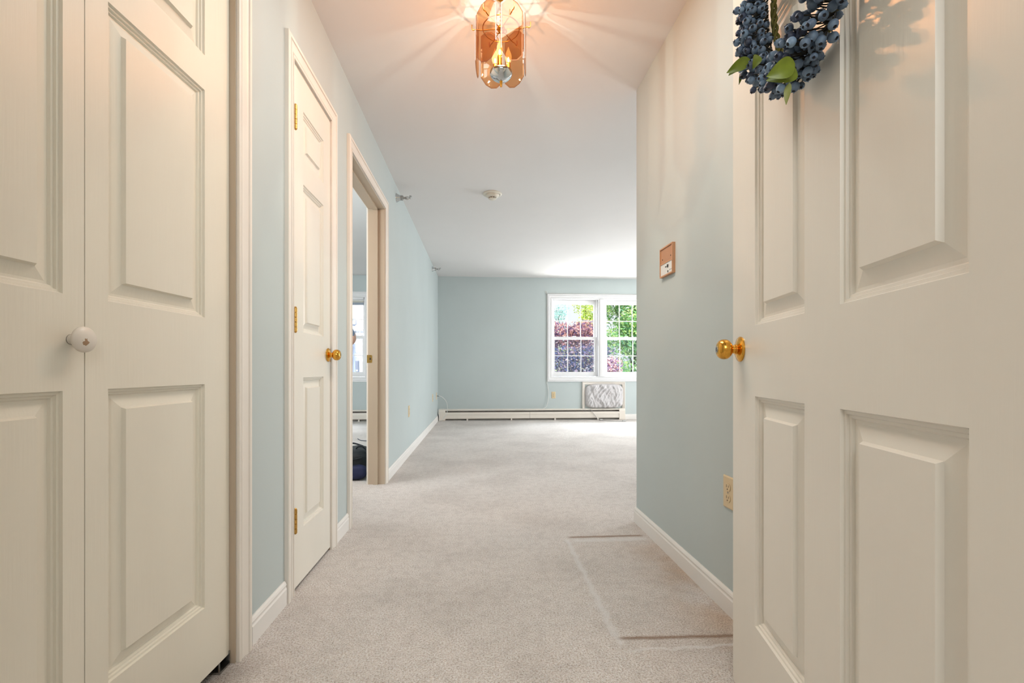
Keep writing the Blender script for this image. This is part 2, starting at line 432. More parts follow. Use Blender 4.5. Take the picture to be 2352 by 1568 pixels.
# ------------------------------------------------------------------ casings
CPROF = [(0.0, 0.0), (0.0, 0.010), (0.003, 0.012), (0.008, 0.012), (0.0095, 0.0065), (0.012, 0.0065), (0.015, 0.0105), (0.030, 0.0125), (0.041, 0.0165), (0.0425, 0.0105), (0.0455, 0.0105), (0.048, 0.0175), (0.060, 0.0175), (0.065, 0.015), (0.065, 0.0)]
def casing(b, a0, a1, b0, b1, T, closed=False, w=0.065, prof=CPROF, tk=1.0):
    rows = []
    for (x, t) in prof:
        x = x * w / 0.065; t *= tk
        if closed: rows.append([(a0 - x, b0 - x, t), (a0 - x, b1 + x, t), (a1 + x, b1 + x, t), (a1 + x, b0 - x, t)])
        else: rows.append([(a0 - x, b0, t), (a0 - x, b1 + x, t), (a1 + x, b1 + x, t), (a1 + x, b0, t)])
    vs = [T(*p) for r_ in rows for p in r_]; fs = []
    for i in range(len(rows) - 1):
        for k in range(4 if closed else 3):
            k2 = (k + 1) % 4
            fs.append((i * 4 + k, i * 4 + k2, (i + 1) * 4 + k2, (i + 1) * 4 + k))
    if not closed:
        n = len(rows); fs.append(tuple(i * 4 for i in range(n))); fs.append(tuple(i * 4 + 3 for i in range(n))[::-1])
    b.add(vs, fs)
TL = lambda a, z, t: (XL + t, a, z)

def opening_trim(name, y0, y1, h, label, ci0, ci1, stop=True, both=False, stop_x=None):
    root = thing(name, (XL, (y0 + y1) / 2, 0), label, 'door frame', kind='structure')
    b = MB(); casing(b, ci0, ci1, 0, h + 0.004, TL); b.build('casing', M['trim'], root, smooth=25)
    b = MB(); j = 0.004
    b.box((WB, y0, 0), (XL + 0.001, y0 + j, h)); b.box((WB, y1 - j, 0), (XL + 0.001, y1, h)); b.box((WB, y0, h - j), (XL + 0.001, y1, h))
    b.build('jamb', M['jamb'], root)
    if stop:
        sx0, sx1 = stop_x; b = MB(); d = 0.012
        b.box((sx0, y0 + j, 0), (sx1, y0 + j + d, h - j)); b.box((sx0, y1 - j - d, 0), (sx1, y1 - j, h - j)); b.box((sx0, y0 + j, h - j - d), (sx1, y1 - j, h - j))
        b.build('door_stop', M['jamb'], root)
    if both:
        b = MB(); casing(b, ci0, ci1, 0, h + 0.004, lambda a, z, t: (WB - t, a, z)); b.build('back_casing', M['trim'], root, smooth=25)
    return root
opening_trim('trim_1', BX0, BX1, DH, 'cream casing around the bifold closet doors', BX0, 1.398, stop=False)
opening_trim('trim_2', HX0, HX1, DH, 'cream casing around the narrow closed door', 1.797, 2.240, stop_x=(XL - 0.06, XL - 0.037))
dr3 = opening_trim('trim_3', DX0, DX1, DH + 0.02, 'cream casing and jamb of the open doorway to the bedroom', DX0, DX1, both=True, stop_x=(-0.807, -0.771))
# strike plate on the far jamb of the doorway
TJ = lambda x, z, t: (x, DX1 - 0.004 - t, z)
b = MB(); b.prism([(-0.852, 0.914), (-0.820, 0.914), (-0.815, 0.919), (-0.815, 0.968), (-0.820, 0.973), (-0.852, 0.973)], TJ, 0, 0.0015)
sp = b.build('strike_plate', M['hinge'], dr3)
b = MB(); b.prism([(-0.834, 0.935), (-0.822, 0.935), (-0.822, 0.953), (-0.834, 0.953)], TJ, 0.0016, 0.0022)
for z in (0.923, 0.965): b.lathe([(0.0016, 0.0028), (0.0026, 0.0022), (0.0026, 0)], (-0.829, DX1 - 0.004, z), (0, -1, 0), n=12)
b.build('latch_hole', M['ivorydark'], sp)

# ------------------------------------------------------------------ panel doors
def frame_T(P, ang, nsign):
    dx, dy = math.sin(ang), math.cos(ang)
    nx, ny = (math.cos(ang) * nsign, -math.sin(ang) * nsign)
    return lambda u, v, z: (P[0] + dx * u + nx * v, P[1] + dy * u + ny * v, z)
def panel_slab(u0, u1, z0, z1, panels, T, thick, scale=1.0):
    b = MB()
    us = sorted({u0, u1} | {p[0] for p in panels} | {p[1] for p in panels})
    zs = sorted({z0, z1} | {p[2] for p in panels} | {p[3] for p in panels})
    for ua, ub in zip(us, us[1:]):
        for za, zb in zip(zs, zs[1:]):
            if any(p[0] <= ua and ub <= p[1] and p[2] <= za and zb <= p[3] for p in panels): continue
            b.add([T(ua, 0, za), T(ub, 0, za), T(ub, 0, zb), T(ua, 0, zb)], [(0, 1, 2, 3)])
    prof = [(0, 0), (.002, -.005), (.0065, -.0055), (.008, -.0095), (.012, -.010), (.0145, -.0145), (.0195, -.0145), (.0415, -.0085), (.0450, -.001)]
    for (a0, a1, c0, c1) in panels:
        rings = []
        for (i, d) in prof:
            i *= scale
            rings.append([T(a0 + i, d, c0 + i), T(a1 - i, d, c0 + i), T(a1 - i, d, c1 - i), T(a0 + i, d, c1 - i)])
        vs = [p for r_ in rings for p in r_]; fs = []
        for k in range(len(rings) - 1):
            for q in range(4): fs.append((k * 4 + q, k * 4 + (q + 1) % 4, k * 4 + 4 + (q + 1) % 4, k * 4 + 4 + q))
        e = (len(rings) - 1) * 4; fs.append((e, e + 1, e + 2, e + 3))
        b.add(vs, fs)
    t = -thick
    A = [T(u0, 0, z0), T(u1, 0, z0), T(u1, 0, z1), T(u0, 0, z1), T(u0, t, z0), T(u1, t, z0), T(u1, t, z1), T(u0, t, z1)]
    b.add(A, [(4, 5, 6, 7), (0, 1, 5, 4), (1, 2, 6, 5), (2, 3, 7, 6), (3, 0, 4, 7)])
    return b

KNOB = [(0, .033), (.003, .033), (.0055, .0305), (.009, .022), (.011, .0155), (.012, .0135), (.0145, .0135), (.0155, .0112), (.0215, .0112), (.0225, .0130), (.024, .0155), (.028, .0215), (.034, .0258), (.041, .0268), (.048, .0258), (.054, .0225), (.058, .0170), (.0595, .012), (.0595, 0)]
def knob(parent, T, u, z, keyed=False, k=1.0):
    o = Vector(T(u, 0, z)); ax = Vector(T(u, 1, z)) - o
    b = MB(); b.lathe([(t * k, r * k) for t, r in KNOB[:9]], o, ax, n=40)
    ro = b.build('rose_plate', M['brass'], parent, smooth=40)
    b = MB(); b.lathe([(t * k, r * k) for t, r in KNOB[8:]], o, ax, n=40)
    kb = b.build('doorknob', M['brass'], parent, smooth=50)
    if keyed:
        b = MB(); b.lathe([(.0594, .0085), (.0604, .0085), (.0606, .0078), (.0606, .0)], o, ax, n=24)
        kc = b.build('key_cylinder', M['steel'], kb, smooth=30)
        b = MB(); up = Vector((0, 0, 1)); sd = ax.cross(up).normalized(); c0 = o + ax.normalized() * .0607
        b.add([c0 + sd * x + up * y + ax.normalized() * d for d in (0, .0006) for x, y in ((-.0008, -.005), (.0008, -.005), (.0008, .005), (-.0008, .005))], [(0, 1, 2, 3), (4, 5, 6, 7), (0, 1, 5, 4), (2, 3, 7, 6), (1, 2, 6, 5), (3, 0, 4, 7)])
        b.build('keyway', M['ivorydark'], kc)
    return kb

# entry door (open, seen from inside the doorway)
EP = (0.695, 1.211); EA = R(11.85); TE = frame_T(EP, EA, -1)
entry = thing('door_1', (TE(-.457, 0, 0.012)), 'open cream six panel front door with brass knob and berry wreath on the right', 'door', kind='structure')
zz = ((.243, .800), (.972, 1.642), (1.732, 1.912))
b = panel_slab(-.914, 0, .012, 2.045, [(u0, u1, z0, z1) for u0, u1 in ((-.395, -.154), (-.760, -.512)) for z0, z1 in zz], TE, .044, 1.1)
b.build('door_slab', M['door'], entry)
knob(entry, TE, -.058, .918, True)
b = MB(); b.box((-.0, -.034, .890), (.0012, -.010, .946), lambda u, v, z: TE(u, v, z)); b.build('latch_plate', M['hinge'], entry)
for z in (.25, 1.03, 1.83):
    b = MB(); b.lathe([(0, .0065), (.09, .0065)], TE(-.921, .002, z - .045), (0, 0, 1), n=16); b.box((-.921, -.04, z - .045), (-.914, -.001, z + .045), TE); b.build('hinge', M['hinge'], entry, smooth=40)

# bifold closet doors (two hinged leaves)
BP = (-0.738, 1.392); BA = R(3.55); TB = frame_T(BP, BA, 1)
bif = thing('door_2', TB(-.457, 0, .03), 'cream bifold closet door filling the left foreground', 'door', kind='structure')
zz = ((.220, .825), (1.005, 1.620), (1.714, 1.920))
b = panel_slab(-.4545, 0, .03, 2.035, [(-.404, -.107, z0, z1) for z0, z1 in zz], TB, .034); l1 = b.build('door_leaf', M['bifold'], bif)
b = panel_slab(-.911, -.4565, .03, 2.035, [(-.803, -.499, z0, z1) for z0, z1 in zz], TB, .034); l2 = b.build('door_leaf', M['bifold'], bif)
o = Vector(TB(-.483, 0, .921)); ax = Vector(TB(-.483, 1, .921)) - o
kn = mat('chipped_white_knob', rgb(228, 220, 208), 0.35)
t = kn.node_tree; p = t.nodes['Principled BSDF']
tc = t.nodes.new('ShaderNodeTexCoord'); sub = t.nodes.new('ShaderNodeVectorMath'); sub.operation = 'DISTANCE'; sub.inputs[1].default_value = (.0185, -.007, .0185)
ns = t.nodes.new('ShaderNodeTexNoise'); ns.inputs['Scale'].default_value = 260; ns.inputs['Detail'].default_value = 3
t.links.new(tc.outputs['Object'], ns.inputs['Vector']); t.links.new(tc.outputs['Object'], sub.inputs[0])
ma = t.nodes.new('ShaderNodeMath'); ma.operation = 'MULTIPLY_ADD'; ma.inputs[1].default_value = 0.012; t.links.new(ns.outputs['Fac'], ma.inputs[0]); t.links.new(sub.outputs['Value'], ma.inputs[2])
gt = t.nodes.new('ShaderNodeMath'); gt.operation = 'LESS_THAN'; gt.inputs[1].default_value = 0.0125; t.links.new(ma.outputs[0], gt.inputs[0])
mx = t.nodes.new('ShaderNodeMix'); mx.data_type = 'RGBA'; mx.inputs[6].default_value = rgb(228, 220, 208); mx.inputs[7].default_value = rgb(166, 134, 104)
t.links.new(gt.outputs[0], mx.inputs[0]); t.links.new(mx.outputs[2], p.inputs['Base Color'])
b = MB(); b.lathe([(0, .0095), (.012, .0095), (.015, .0125), (.018, .0200), (.0215, .0238), (.024, .0245), (.0265, .0240), (.030, .0205), (.0325, .0145), (.0342, .0075), (.0347, 0)], o, ax, n=40)
b.build('knob', kn, l2, smooth=50)
b = MB(); b.lathe([(-.001, .0098), (.0005, .0098)], o, ax, n=24); b.build('knob_base_ring', M['ivorydark'], l2)
# pivot bracket on the carpet edge under the bifold
b = MB(); b.box((-.05, -.03, .0), (-.004, .004, .006), TB); b.box((-.004, -.03, .0), (-.001, .004, .04), TB); b.lathe([(.004, .004), (.032, .004)], TB(-.025, -.015, 0), (0, 0, 1), n=10)
b.build('floor_pivot', M['steel'], bif)

# narrow hall closet door
HP = (-0.719, 2.233); TH = frame_T(HP, 0.0, 1)
hall = thing('door_3', TH(-.214, 0, .015), 'narrow closed cream three panel door with brass knob and hinges', 'door', kind='structure')
b = panel_slab(-.428, 0, .015, 2.047, [(-.330, -.092, z0, z1) for z0, z1 in ((.227, .832), (1.015, 1.616), (1.719, 1.912))], TH, .034); b.build('door_slab', M['door'], hall)
knob(hall, TH, -.030, .933, k=.97)
for z in (.283, 1.055, 1.832):
    b = MB()
    prof = []
    for k in range(5):
        z0 = z - .046 + k * .0184; prof += [(z0 + .0002, .0040), (z0 + .0012, .0063), (z0 + .0172, .0063), (z0 + .0182, .0040)]
    prof = [(z - .050, .002), (z - .047, .005)] + prof + [(z + .048, .005), (z + .051, .002)]
    b.lathe(prof, (-.708, 1.797, 0), (0, 0, 1), n=20)
    b.box((-.712, 1.792, z - .046), (-.7075, 1.802, z + .046))
    b.build('hinge', M['hinge'], hall, smooth=40)
b = MB(); b.box((-.722, 2.2335, .900), (-.7175, 2.2375, .965)); b.build('latch_plate', M['hinge'], hall)

# ------------------------------------------------------------------ windows
def sash(parent, x0, x1, z0, z1, y, g, paneM, st=.028, rail_b=.03, rail_t=.028, nm='sash'):
    """sash frame around glass g=(gx0,gx1,gz0,gz1) with a 3x2 grid of muntins"""
    gx0, gx1, gz0, gz1 = g; d = .028; b = MB()
    b.box((x0, y, z0), (gx0, y + d, z1)); b.box((gx1, y, z0), (x1, y + d, z1))
    b.box((gx0, y, z0), (gx1, y + d, gz0)); b.box((gx0, y, gz1), (gx1, y + d, z1))
    e = .006
    for k in (1, 2):
        xm = gx0 + (gx1 - gx0) * k / 3; b.box((xm - e, y + .008, gz0), (xm + e, y + .02, gz1))
    zm = (gz0 + gz1) / 2; b.box((gx0, y + .0085, zm - e), (gx1, y + .0195, zm + e))
    f = b.build(nm, M['white'], parent)
    b = MB(); b.add([(gx0 - .004, y + .014, gz0 - .004), (gx1 + .004, y + .014, gz0 - .004), (gx1 + .004, y + .014, gz1 + .004), (gx0 - .004, y + .014, gz1 + .004)], [(0, 1, 2, 3)]); b.build('pane', paneM, f)
    return f
def window(name, xa, xb, units, label, open_blind=False):
    root = thing(name, ((xa + xb) / 2, YB, WZ0), label, 'window', kind='structure')
    TW = lambda a, z, t: (a, YB - t, z)
    b = MB(); casing(b, xa, xb, WZ0, WZ1, TW, True, .075, tk=1.25); b.build('casing', M['white'], root, smooth=25)
    b = MB(); e = .012
    b.box((xa, YB - .004, WZ0), (xa + e, YB + .15, WZ1)); b.box((xb - e, YB - .004, WZ0), (xb, YB + .15, WZ1))
    b.box((xa + e, YB - .004, WZ0), (xb - e, YB + .15, WZ0 + e)); b.box((xa + e, YB - .004, WZ1 - e), (xb - e, YB + .15, WZ1))
    b.build('window_frame', M['white'], root)
    if len(units) > 1:
        mx = (units[0][1] + units[1][0]) / 2
        b = MB(); b.box((mx - .055, YB - .012, WZ0 + e), (mx + .055, YB + .14, WZ1 - e)); b.rbox((mx - .035, YB - .022, WZ0 + e), (mx + .035, YB - .011, WZ1 - e), .004)
        b.build('mullion_post', M['white'], root, smooth=30)
    for i, (g0, g1) in enumerate(units):
        s0, s1 = g0 - .034, g1 + .034
        sash(root, s0, s1, 1.392, WZ1 - e - .004, YB + .085, (g0, g1, 1.425, 2.000), M['pane'], nm='upper_sash')
        sash(root, s0, s1, WZ0 + e + .004, 1.432, YB + .045, (g0, g1, .820, 1.383), M['lowpane'], nm='lower_sash')
        # inner jamb tracks at both sides and a tilt latch on the meeting rail
        b = MB(); b.box((s0 - .012, YB + .03, WZ0 + e), (s0 - .001, YB + .13, WZ1 - e)); b.box((s1 + .001, YB + .03, WZ0 + e), (s1 + .012, YB + .13, WZ1 - e)); b.build('jamb_track', M['white'], root)
        b = MB(); b.rbox(((g0 + g1) / 2 - .03, YB + .050, 1.432), ((g0 + g1) / 2 + .03, YB + .072, 1.444), .004); b.build('sash_lock', M['white'], root, smooth=40)
        b = MB(); b.add([(s0, YB + .128, WZ0 + e), (s1, YB + .128, WZ0 + e), (s1, YB + .128, 1.40), (s0, YB + .128, 1.40)], [(0, 1, 2, 3)]); b.build('insect_screen', M['screen'], root)
    return root
window('window_1', LW[0], LW[1], [(1.280, 1.977), (2.205, 2.902)], 'double white window with grid panes on the far wall')
w2 = window('window_2', BW[0], BW[1], [(-2.680, -1.982)], 'white bedroom window with a raised blind seen through the doorway')
bl = thing('window_blind', (-2.33, YB - .0, 2.02), 'raised blind stacked at the top of the bedroom window', 'blind')
b = MB(); b.rbox((-2.725, YB + .005, 2.038), (-1.955, YB + .04, 2.074), .004); b.build('headrail', M['white'], bl, smooth=30)
b = MB()
for k in range(3): b.box((-2.715, YB + .008, 2.012 - k * .013), (-1.962, YB + .038, 2.020 - k * .013))
b.build('slat_stack', M['blind'], bl)
b = MB(); b.box((-2.715, YB + .010, 1.945), (-1.962, YB + .036, 1.983)); b.build('bottom_rail', M['blindblue'], bl)

# ------------------------------------------------------------------ baseboard heaters
def heater(x0, x1, label, seam=None, cap_l=.095, cap_r=.1):
    root = thing('baseboard_heater', ((x0 + x1) / 2, YB - .035, 0), label, 'heater')
    def ext(poly, xa, xb, nm, m):
        b = MB(); b.prism(poly, lambda a, z, d: (d, YB - a, z), xa, xb); return b.build(nm, m, root)
    a, c = x0 + cap_l, x1 - cap_r
    ext([(.0, .005), (.004, .005), (.004, .178), (.052, .178), (.062, .170), (.064, .172), (.056, .186), (.0, .190)], a, c, 'top_hood', M['heater'])
    for s0, s1 in ([(a, seam), (seam + .003, c)] if seam else [(a, c)]):
        ext([(.060, .140), (.068, .141), (.0705, .120), (.0705, .100), (.067, .095), (.067, .036), (.060, .030), (.058, .034), (.063, .040), (.063, .094), (.0665, .102), (.0665, .118), (.064, .136), (.060, .136)], s0, s1, 'front_panel', M['heater'])
    ext([(.006, .02), (.050, .02), (.050, .15), (.006, .15)], a + .01, c - .01, 'fin_element', M['dark'])
    for xa, xb in ((x0, a + .004), (c - .004, x1)):
        if xb - xa < .006: continue
        ext([(0, .0), (.066, .0), (.073, .01), (.073, .150), (.066, .184), (.058, .192), (0, .192)], xa, xb, 'end_cap', M['heater'])
    n = max(2, int((c - a) / 0.6)); 
    for k in range(n):
        b = MB(); xk = a + (c - a) * (k + .5) / n; b.box((xk - .012, YB - .060, .0), (xk + .012, YB - .004, .030)); b.build('mounting_foot', M['heater'], root)
    return root
heater(-0.700, 2.490, 'long cream baseboard heater under the living room windows', seam=.835, cap_l=.102, cap_r=.100)
heater(-3.9, WB - .002, 'cream baseboard heater in the bedroom seen through the doorway')

# ------------------------------------------------------------------ wall air conditioner with quilted cover
ac = thing('air_conditioner', (2.126, YB, .19), 'wall air conditioner in a white frame under a grey quilted cover', 'air conditioner')
b = MB(); TW = lambda a, z, t: (a, YB - t, z)
casing(b, 1.797, 2.455, .192, .602, lambda a, z, t: (a, YB - t * 1.6, z), False, .048)
b.build('surround_frame', M['trim'], ac, smooth=25)
bm = bmesh.new(); bmesh.ops.create_grid(bm, x_segments=90, y_segments=60, size=.5)
b = MB(); X0, X1, Z0, Z1 = 1.800, 2.467, .196, .612
vs = []
for v in bm.verts:
    s_, t_ = v.co.x * 2, v.co.y * 2
    # superellipse rounding so corners are soft
    k = (abs(s_) ** 5 + abs(t_) ** 5) ** .2
    mxx = max(abs(s_), abs(t_)); f = (mxx / k) if k > 0 else 1
    x = (X0 + X1) / 2 + s_ * f * (X1 - X0) / 2; z = (Z0 + Z1) / 2 + t_ * f * (Z1 - Z0) / 2
    e = max(0.0, 1 - mxx ** 6) ** .45
    q = Vector((x * 7 + z * 2.2, z * 3.0, 3.1)); w1 = noise.noise(q * 1.7); w2 = noise.noise(Vector((x * 24 + z * 7, z * 9, 1.7))); w3 = noise.noise(Vector((x * 60, z * 45, 9)))
    crease = -abs(w1) * .034 + w2 * .014 - abs(noise.noise(Vector((x * 14 - z * 8, z * 6, 5)))) * .032 + w3 * .005
    y = YB - .012 - e * (.080 + crease)
    x += .004 * noise.noise(Vector((z * 22, 0, s_ * 2))); z += .005 * noise.noise(Vector((x * 18, 4, t_ * 2)))
    vs.append((x, y, z))
b.add(vs, [[v.index for v in f.verts] for f in bm.faces]); bm.free()
M['quilt'] = mat('quilted_fabric', rgb(206, 203, 203), 0.9, bump=0.9, bscale=(90, 90, 60), bdist=0.006, var=0.06, vscale=(14, 14, 9))
b.build('quilted_cover', M['quilt'], ac, smooth=180)
b = MB(); b.tube([(1.885, YB - .055, .200), (1.890, YB - .078, .170), (1.935, YB - .083, .105), (1.990, YB - .088, .030), (2.02, YB - .13, .007), (2.06, YB - .22, .005), (2.20, YB - .32, .005), (2.35, YB - .36, .005)], .0042, smooth=8)
cord = b.build('power_cord', M['greycord'], ac, smooth=60)
b = MB(); b.rbox((2.005, YB - .215, .001), (2.060, YB - .165, .026), .008); b.build('cord_fuse_block', M['greycord'], cord, smooth=50)
b = MB(); b.rbox((2.345, YB - .375, .001), (2.40, YB - .345, .022), .006); b.box((2.40, YB - .368, .010), (2.42, YB - .366, .016)); b.box((2.40, YB - .354, .010), (2.42, YB - .352, .016)); b.build('plug', M['greycord'], cord, smooth=50)

# ------------------------------------------------------------------ outlets and wall plates
def outlet(label, c, n, up=(0, 0, 1), w=.0695, h=.1145, m=None, blank=False, jack=False):
    """duplex outlet: c = centre on wall, n = wall normal"""
    n = Vector(n); up = Vector(up); sd = up.cross(n)
    c = Vector(c); T = lambda a, z, d: c + sd * a + up * z + n * d
    root = thing('wall_jack' if jack else 'wall_outlet', c - up * h / 2, label, 'wall jack' if jack else 'outlet')
    b = MB()
    ins = [(0, 0), (.0015, .0045), (.004, .006)]
    rows = []
    for i, d in [(0, 0), (0, .002), (.002, .0045), (.005, .006)]:
        rows.append([T(-w / 2 + i, -h / 2 + i, d), T(w / 2 - i, -h / 2 + i, d), T(w / 2 - i, h / 2 - i, d), T(-w / 2 + i, h / 2 - i, d)])
    vs = [p for r_ in rows for p in r_]; fs = []
    for k in range(len(rows) - 1):
        for q in range(4): fs.append((k * 4 + q, k * 4 + (q + 1) % 4, k * 4 + 4 + (q + 1) % 4, k * 4 + 4 + q))
    e = (len(rows) - 1) * 4; fs.append((e, e + 1, e + 2, e + 3)); fs.append((3, 2, 1, 0)); b.add(vs, fs)
    pl = b.build('wall_plate', m or M['ivory'], root)
    if jack:
        b = MB(); b.lathe([(.006, .006), (.008, .006), (.008, .0045), (.018, .0045)], c, n, n=16); b.build('coax_connector', M['steel'], pl, smooth=30); return root
    for s_ in (-1, 1):
        zc = s_ * .0195
        poly = []
        for k in range(24):
            g = 2 * PI * k / 24; a = .0172 * math.cos(g); z = .0172 * math.sin(g); z = max(-.0135, min(.0135, z)); poly.append((a, zc + z))
        b = MB(); b.prism(poly, T, .006, .0078); rc = b.build('receptacle', m or M['ivory'], pl)
        b = MB()
        b.prism([(-.0075, zc - .002), (-.0055, zc - .002), (-.0055, zc + .008), (-.0075, zc + .008)], T, .0079, .0083)
        b.prism([(.0055, zc - .001), (.0075, zc - .001), (.0075, zc + .007), (.0055, zc + .007)], T, .0079, .0083)
        b.prism([(.0026 * math.cos(2 * PI * k / 10), zc - .0075 + .0026 * math.sin(2 * PI * k / 10)) for k in range(10)], T, .0079, .0083)
        b.build('slot', M['ivorydark'], rc)
    b = MB(); b.lathe([(.006, .0032), (.0072, .0028), (.0075, .0)], c, n, n=14); b.build('screw', M['steel'], pl, smooth=40)
    return root
outlet('ivory duplex outlet on the right hall wall beside the front door edge', (XR, 1.556, .4285), (-1, 0, 0))
outlet('ivory outlet on the far wall under the window by the hanging cable', (1.252, YB, .4225), (0, -1, 0))
outlet('outlet on the left wall midway between the doorway and the far corner', (XL, 4.640, .443), (1, 0, 0))
outlet('outlet on the left wall near the far corner, without a cable', (XL, 6.910, .436), (1, 0, 0))
outlet('wall jack nearest the far left corner with a white cable plugged in', (XL, 7.500, .430), (1, 0, 0), jack=True)

# cables
b = MB(); b.tube([(XL + .018, 7.50, .430), (XL + .055, 7.50, .430), (-.625, 7.52, .408), (-.566, 7.55, .335), (-.548, 7.58, .235), (-.560, 7.60, .14), (-.610, 7.60, .055), (-.650, 7.61, .012), (-.690, 7.64, .006)], .0048, smooth=8)
cb = b.build('coax_cable', M['cable'], None, smooth=60); tag(cb, 'white cable looping from the corner wall jack down to the carpet', 'cable')
b = MB(); b.lathe([(0, .006), (.028, .006), (.034, .0042)], (XL + .016, 7.50, .430), (1, 0, 0), n=14); b.build('connector', M['ink'], cb, smooth=40)
b = MB()
pts = [(-.690, 7.665, .006), (-.688, 7.685, .06), (-.708, 7.688, .14), (-.706, 7.70, .185), (-.67, YB - .050, .199), (-.55, YB - .045, .197), (0.2, YB - .045, .195), (.95, YB - .045, .195), (1.075, YB - .045, .198), (1.125, YB - .035, .24), (1.158, YB - .02, .36), (1.163, YB - .012, .48), (1.146, YB - .012, .60), (1.137, YB - .010, .68), (1.137, YB - .008, 1.2), (1.137, YB - .008, 2.13), (1.145, YB - .008, 2.171), (1.6, YB - .008, 2.171), (3.03, YB - .008, 2.171)]
b.tube(pts, .0046, smooth=8)
cb = b.build('coax_cable', M['cable'], None, smooth=60); tag(cb, 'white cable running along the heater top and up around the window casing', 'cable')
for x in (-.4, .1, .6):
    b = MB(); b.box((x - .005, YB - .052, .190), (x + .005, YB - .038, .202)); b.build('cable_clip', M['cable'], cb)
b = MB(); b.tube([(-1.524, 5.775, .004), (-1.49, 5.70, .004), (-1.44, 5.625, .004), (-1.37, 5.59, .004), (-1.28, 5.60, .004), (-1.10, 5.66, .004)], .005, smooth=8)
tag(b.build('power_cord', M['blackcord'], None, smooth=60), 'thin dark cord lying on the bedroom carpet behind the backpack', 'cord')

# ------------------------------------------------------------------ intercom
ic = thing('intercom_panel', (XR, 2.077, 1.305), 'tan intercom panel with speaker grille on the right hall wall', 'intercom')
y0, y1, z0, z1, d = 2.005, 2.150, 1.305, 1.443, .015
TI = lambda y, z, t: (XR - t, y, z)
b = MB(); b.cur = 0
wf = .006
for (ya, yb, za, zb) in ((y0, y1, z0, z0 + wf), (y0, y1, z1 - wf, z1), (y0, y0 + wf, z0 + wf, z1 - wf), (y1 - wf, y1, z0 + wf, z1 - wf)):
    b.box((XR - d, ya, za), (XR + .002, yb, zb))
b.box((XR - d + .001, y0 + wf, 1.364), (XR, y1 - wf, 1.369))
b.build('housing', M['tan'], ic)
gm = mat('speaker_grille', rgb(190, 140, 104), 0.5); t = gm.node_tree; p = t.nodes['Principled BSDF']
tc = t.nodes.new('ShaderNodeTexCoord'); vo = t.nodes.new('ShaderNodeTexVoronoi'); vo.inputs['Scale'].default_value = 220; vo.inputs['Randomness'].default_value = 0
t.links.new(tc.outputs['Object'], vo.inputs['Vector']); cr = t.nodes.new('ShaderNodeValToRGB'); cr.color_ramp.elements[0].position = .2; cr.color_ramp.elements[0].color = rgb(110, 72, 48); cr.color_ramp.elements[1].position = .45; cr.color_ramp.elements[1].color = rgb(204, 154, 118)
t.links.new(vo.outputs['Distance'], cr.inputs[0]); t.links.new(cr.outputs[0], p.inputs['Base Color'])
b = MB(); b.box((XR - d + .004, y0 + wf, 1.369), (XR, y1 - wf, z1 - wf)); g = b.build('speaker_grille', gm, ic)
for y in (2.030, 2.124):
    b = MB(); b.lathe([(d - .004, .0035), (d - .003, .003), (d - .0028, 0)], (XR, y, 1.388), (-1, 0, 0), n=12); b.build('screw', M['ivorydark'], g, smooth=40)
b = MB(); b.box((XR - d + .003, y0 + wf, z0 + wf), (XR, y1 - wf, 1.364)); cpn = b.build('control_plate', M['panelwhite'], ic)
b = MB(); f0, f1 = d - .0029, d - .001
b.prism([(2.061, 1.352), (2.053, 1.352), (2.056, 1.338), (2.059, 1.338)], TI, f0, d + .002)
b.build('talk_lever', M['ink'], cpn)
b = MB(); b.prism([(2.089, 1.347), (2.078, 1.349), (2.075, 1.346), (2.086, 1.344)], TI, f0, f1); b.build('side_mark', M['ink'], cpn)
b = MB(); b.prism([(2.061, 1.325), (2.055, 1.325), (2.055, 1.316), (2.061, 1.316)], TI, f0, f1); b.build('lower_button', M['ink'], cpn)
b = MB(); b.prism([(2.040, 1.3265), (2.034, 1.3265), (2.034, 1.3225), (2.040, 1.3225)], TI, f0, f0 + .0003)
for k in range(5): b.prism([(2.031 - k * .0034, 1.3255), (2.0288 - k * .0034, 1.3255), (2.0288 - k * .0034, 1.3235), (2.031 - k * .0034, 1.3235)], TI, f0, f0 + .0003)
b.build('printed_mark', M['ink'], cpn)

# ------------------------------------------------------------------ smoke detector
sd = thing('smoke_detector', (.105, 4.085, CH), 'round off white smoke detector on the ceiling', 'smoke detector')
o = (.105, 4.085, CH); dn = (0, 0, -1)
b = MB(); b.lathe([(0, .084), (.006, .084), (.010, .080), (.012, .072), (.012, .060)], o, dn, n=48); b.build('base_ring', M['plastic'], sd, smooth=35)
b = MB(); b.lathe([(.012, .060), (.016, .060), (.026, .055), (.032, .046), (.034, .036)], o, dn, n=48); bd = b.build('body', M['plastic'], sd, smooth=35)
b = MB(); b.lathe([(.034, .032), (.045, .030)], o, dn, n=32); b.build('sensor_grille', M['detgrey'], bd, smooth=35)
b = MB(); b.lathe([(.045, .034), (.049, .033), (.054, .022), (.057, .010), (.0575, 0)], o, dn, n=32)
for k in range(8):
    g = 2 * PI * k / 8; b.box((o[0] + .030 * math.cos(g) - .003, o[1] + .030 * math.sin(g) - .003, CH - .046), (o[0] + .030 * math.cos(g) + .003, o[1] + .030 * math.sin(g) + .003, CH - .033))
b.build('sensor_cap', M['plastic'], sd, smooth=35)
b = MB(); b.lathe([(.012, .003), (.0135, .003), (.0135, 0)], (.105 + .066, 4.085 - .02, CH), dn, n=10); b.build('indicator', M['ink'], sd)

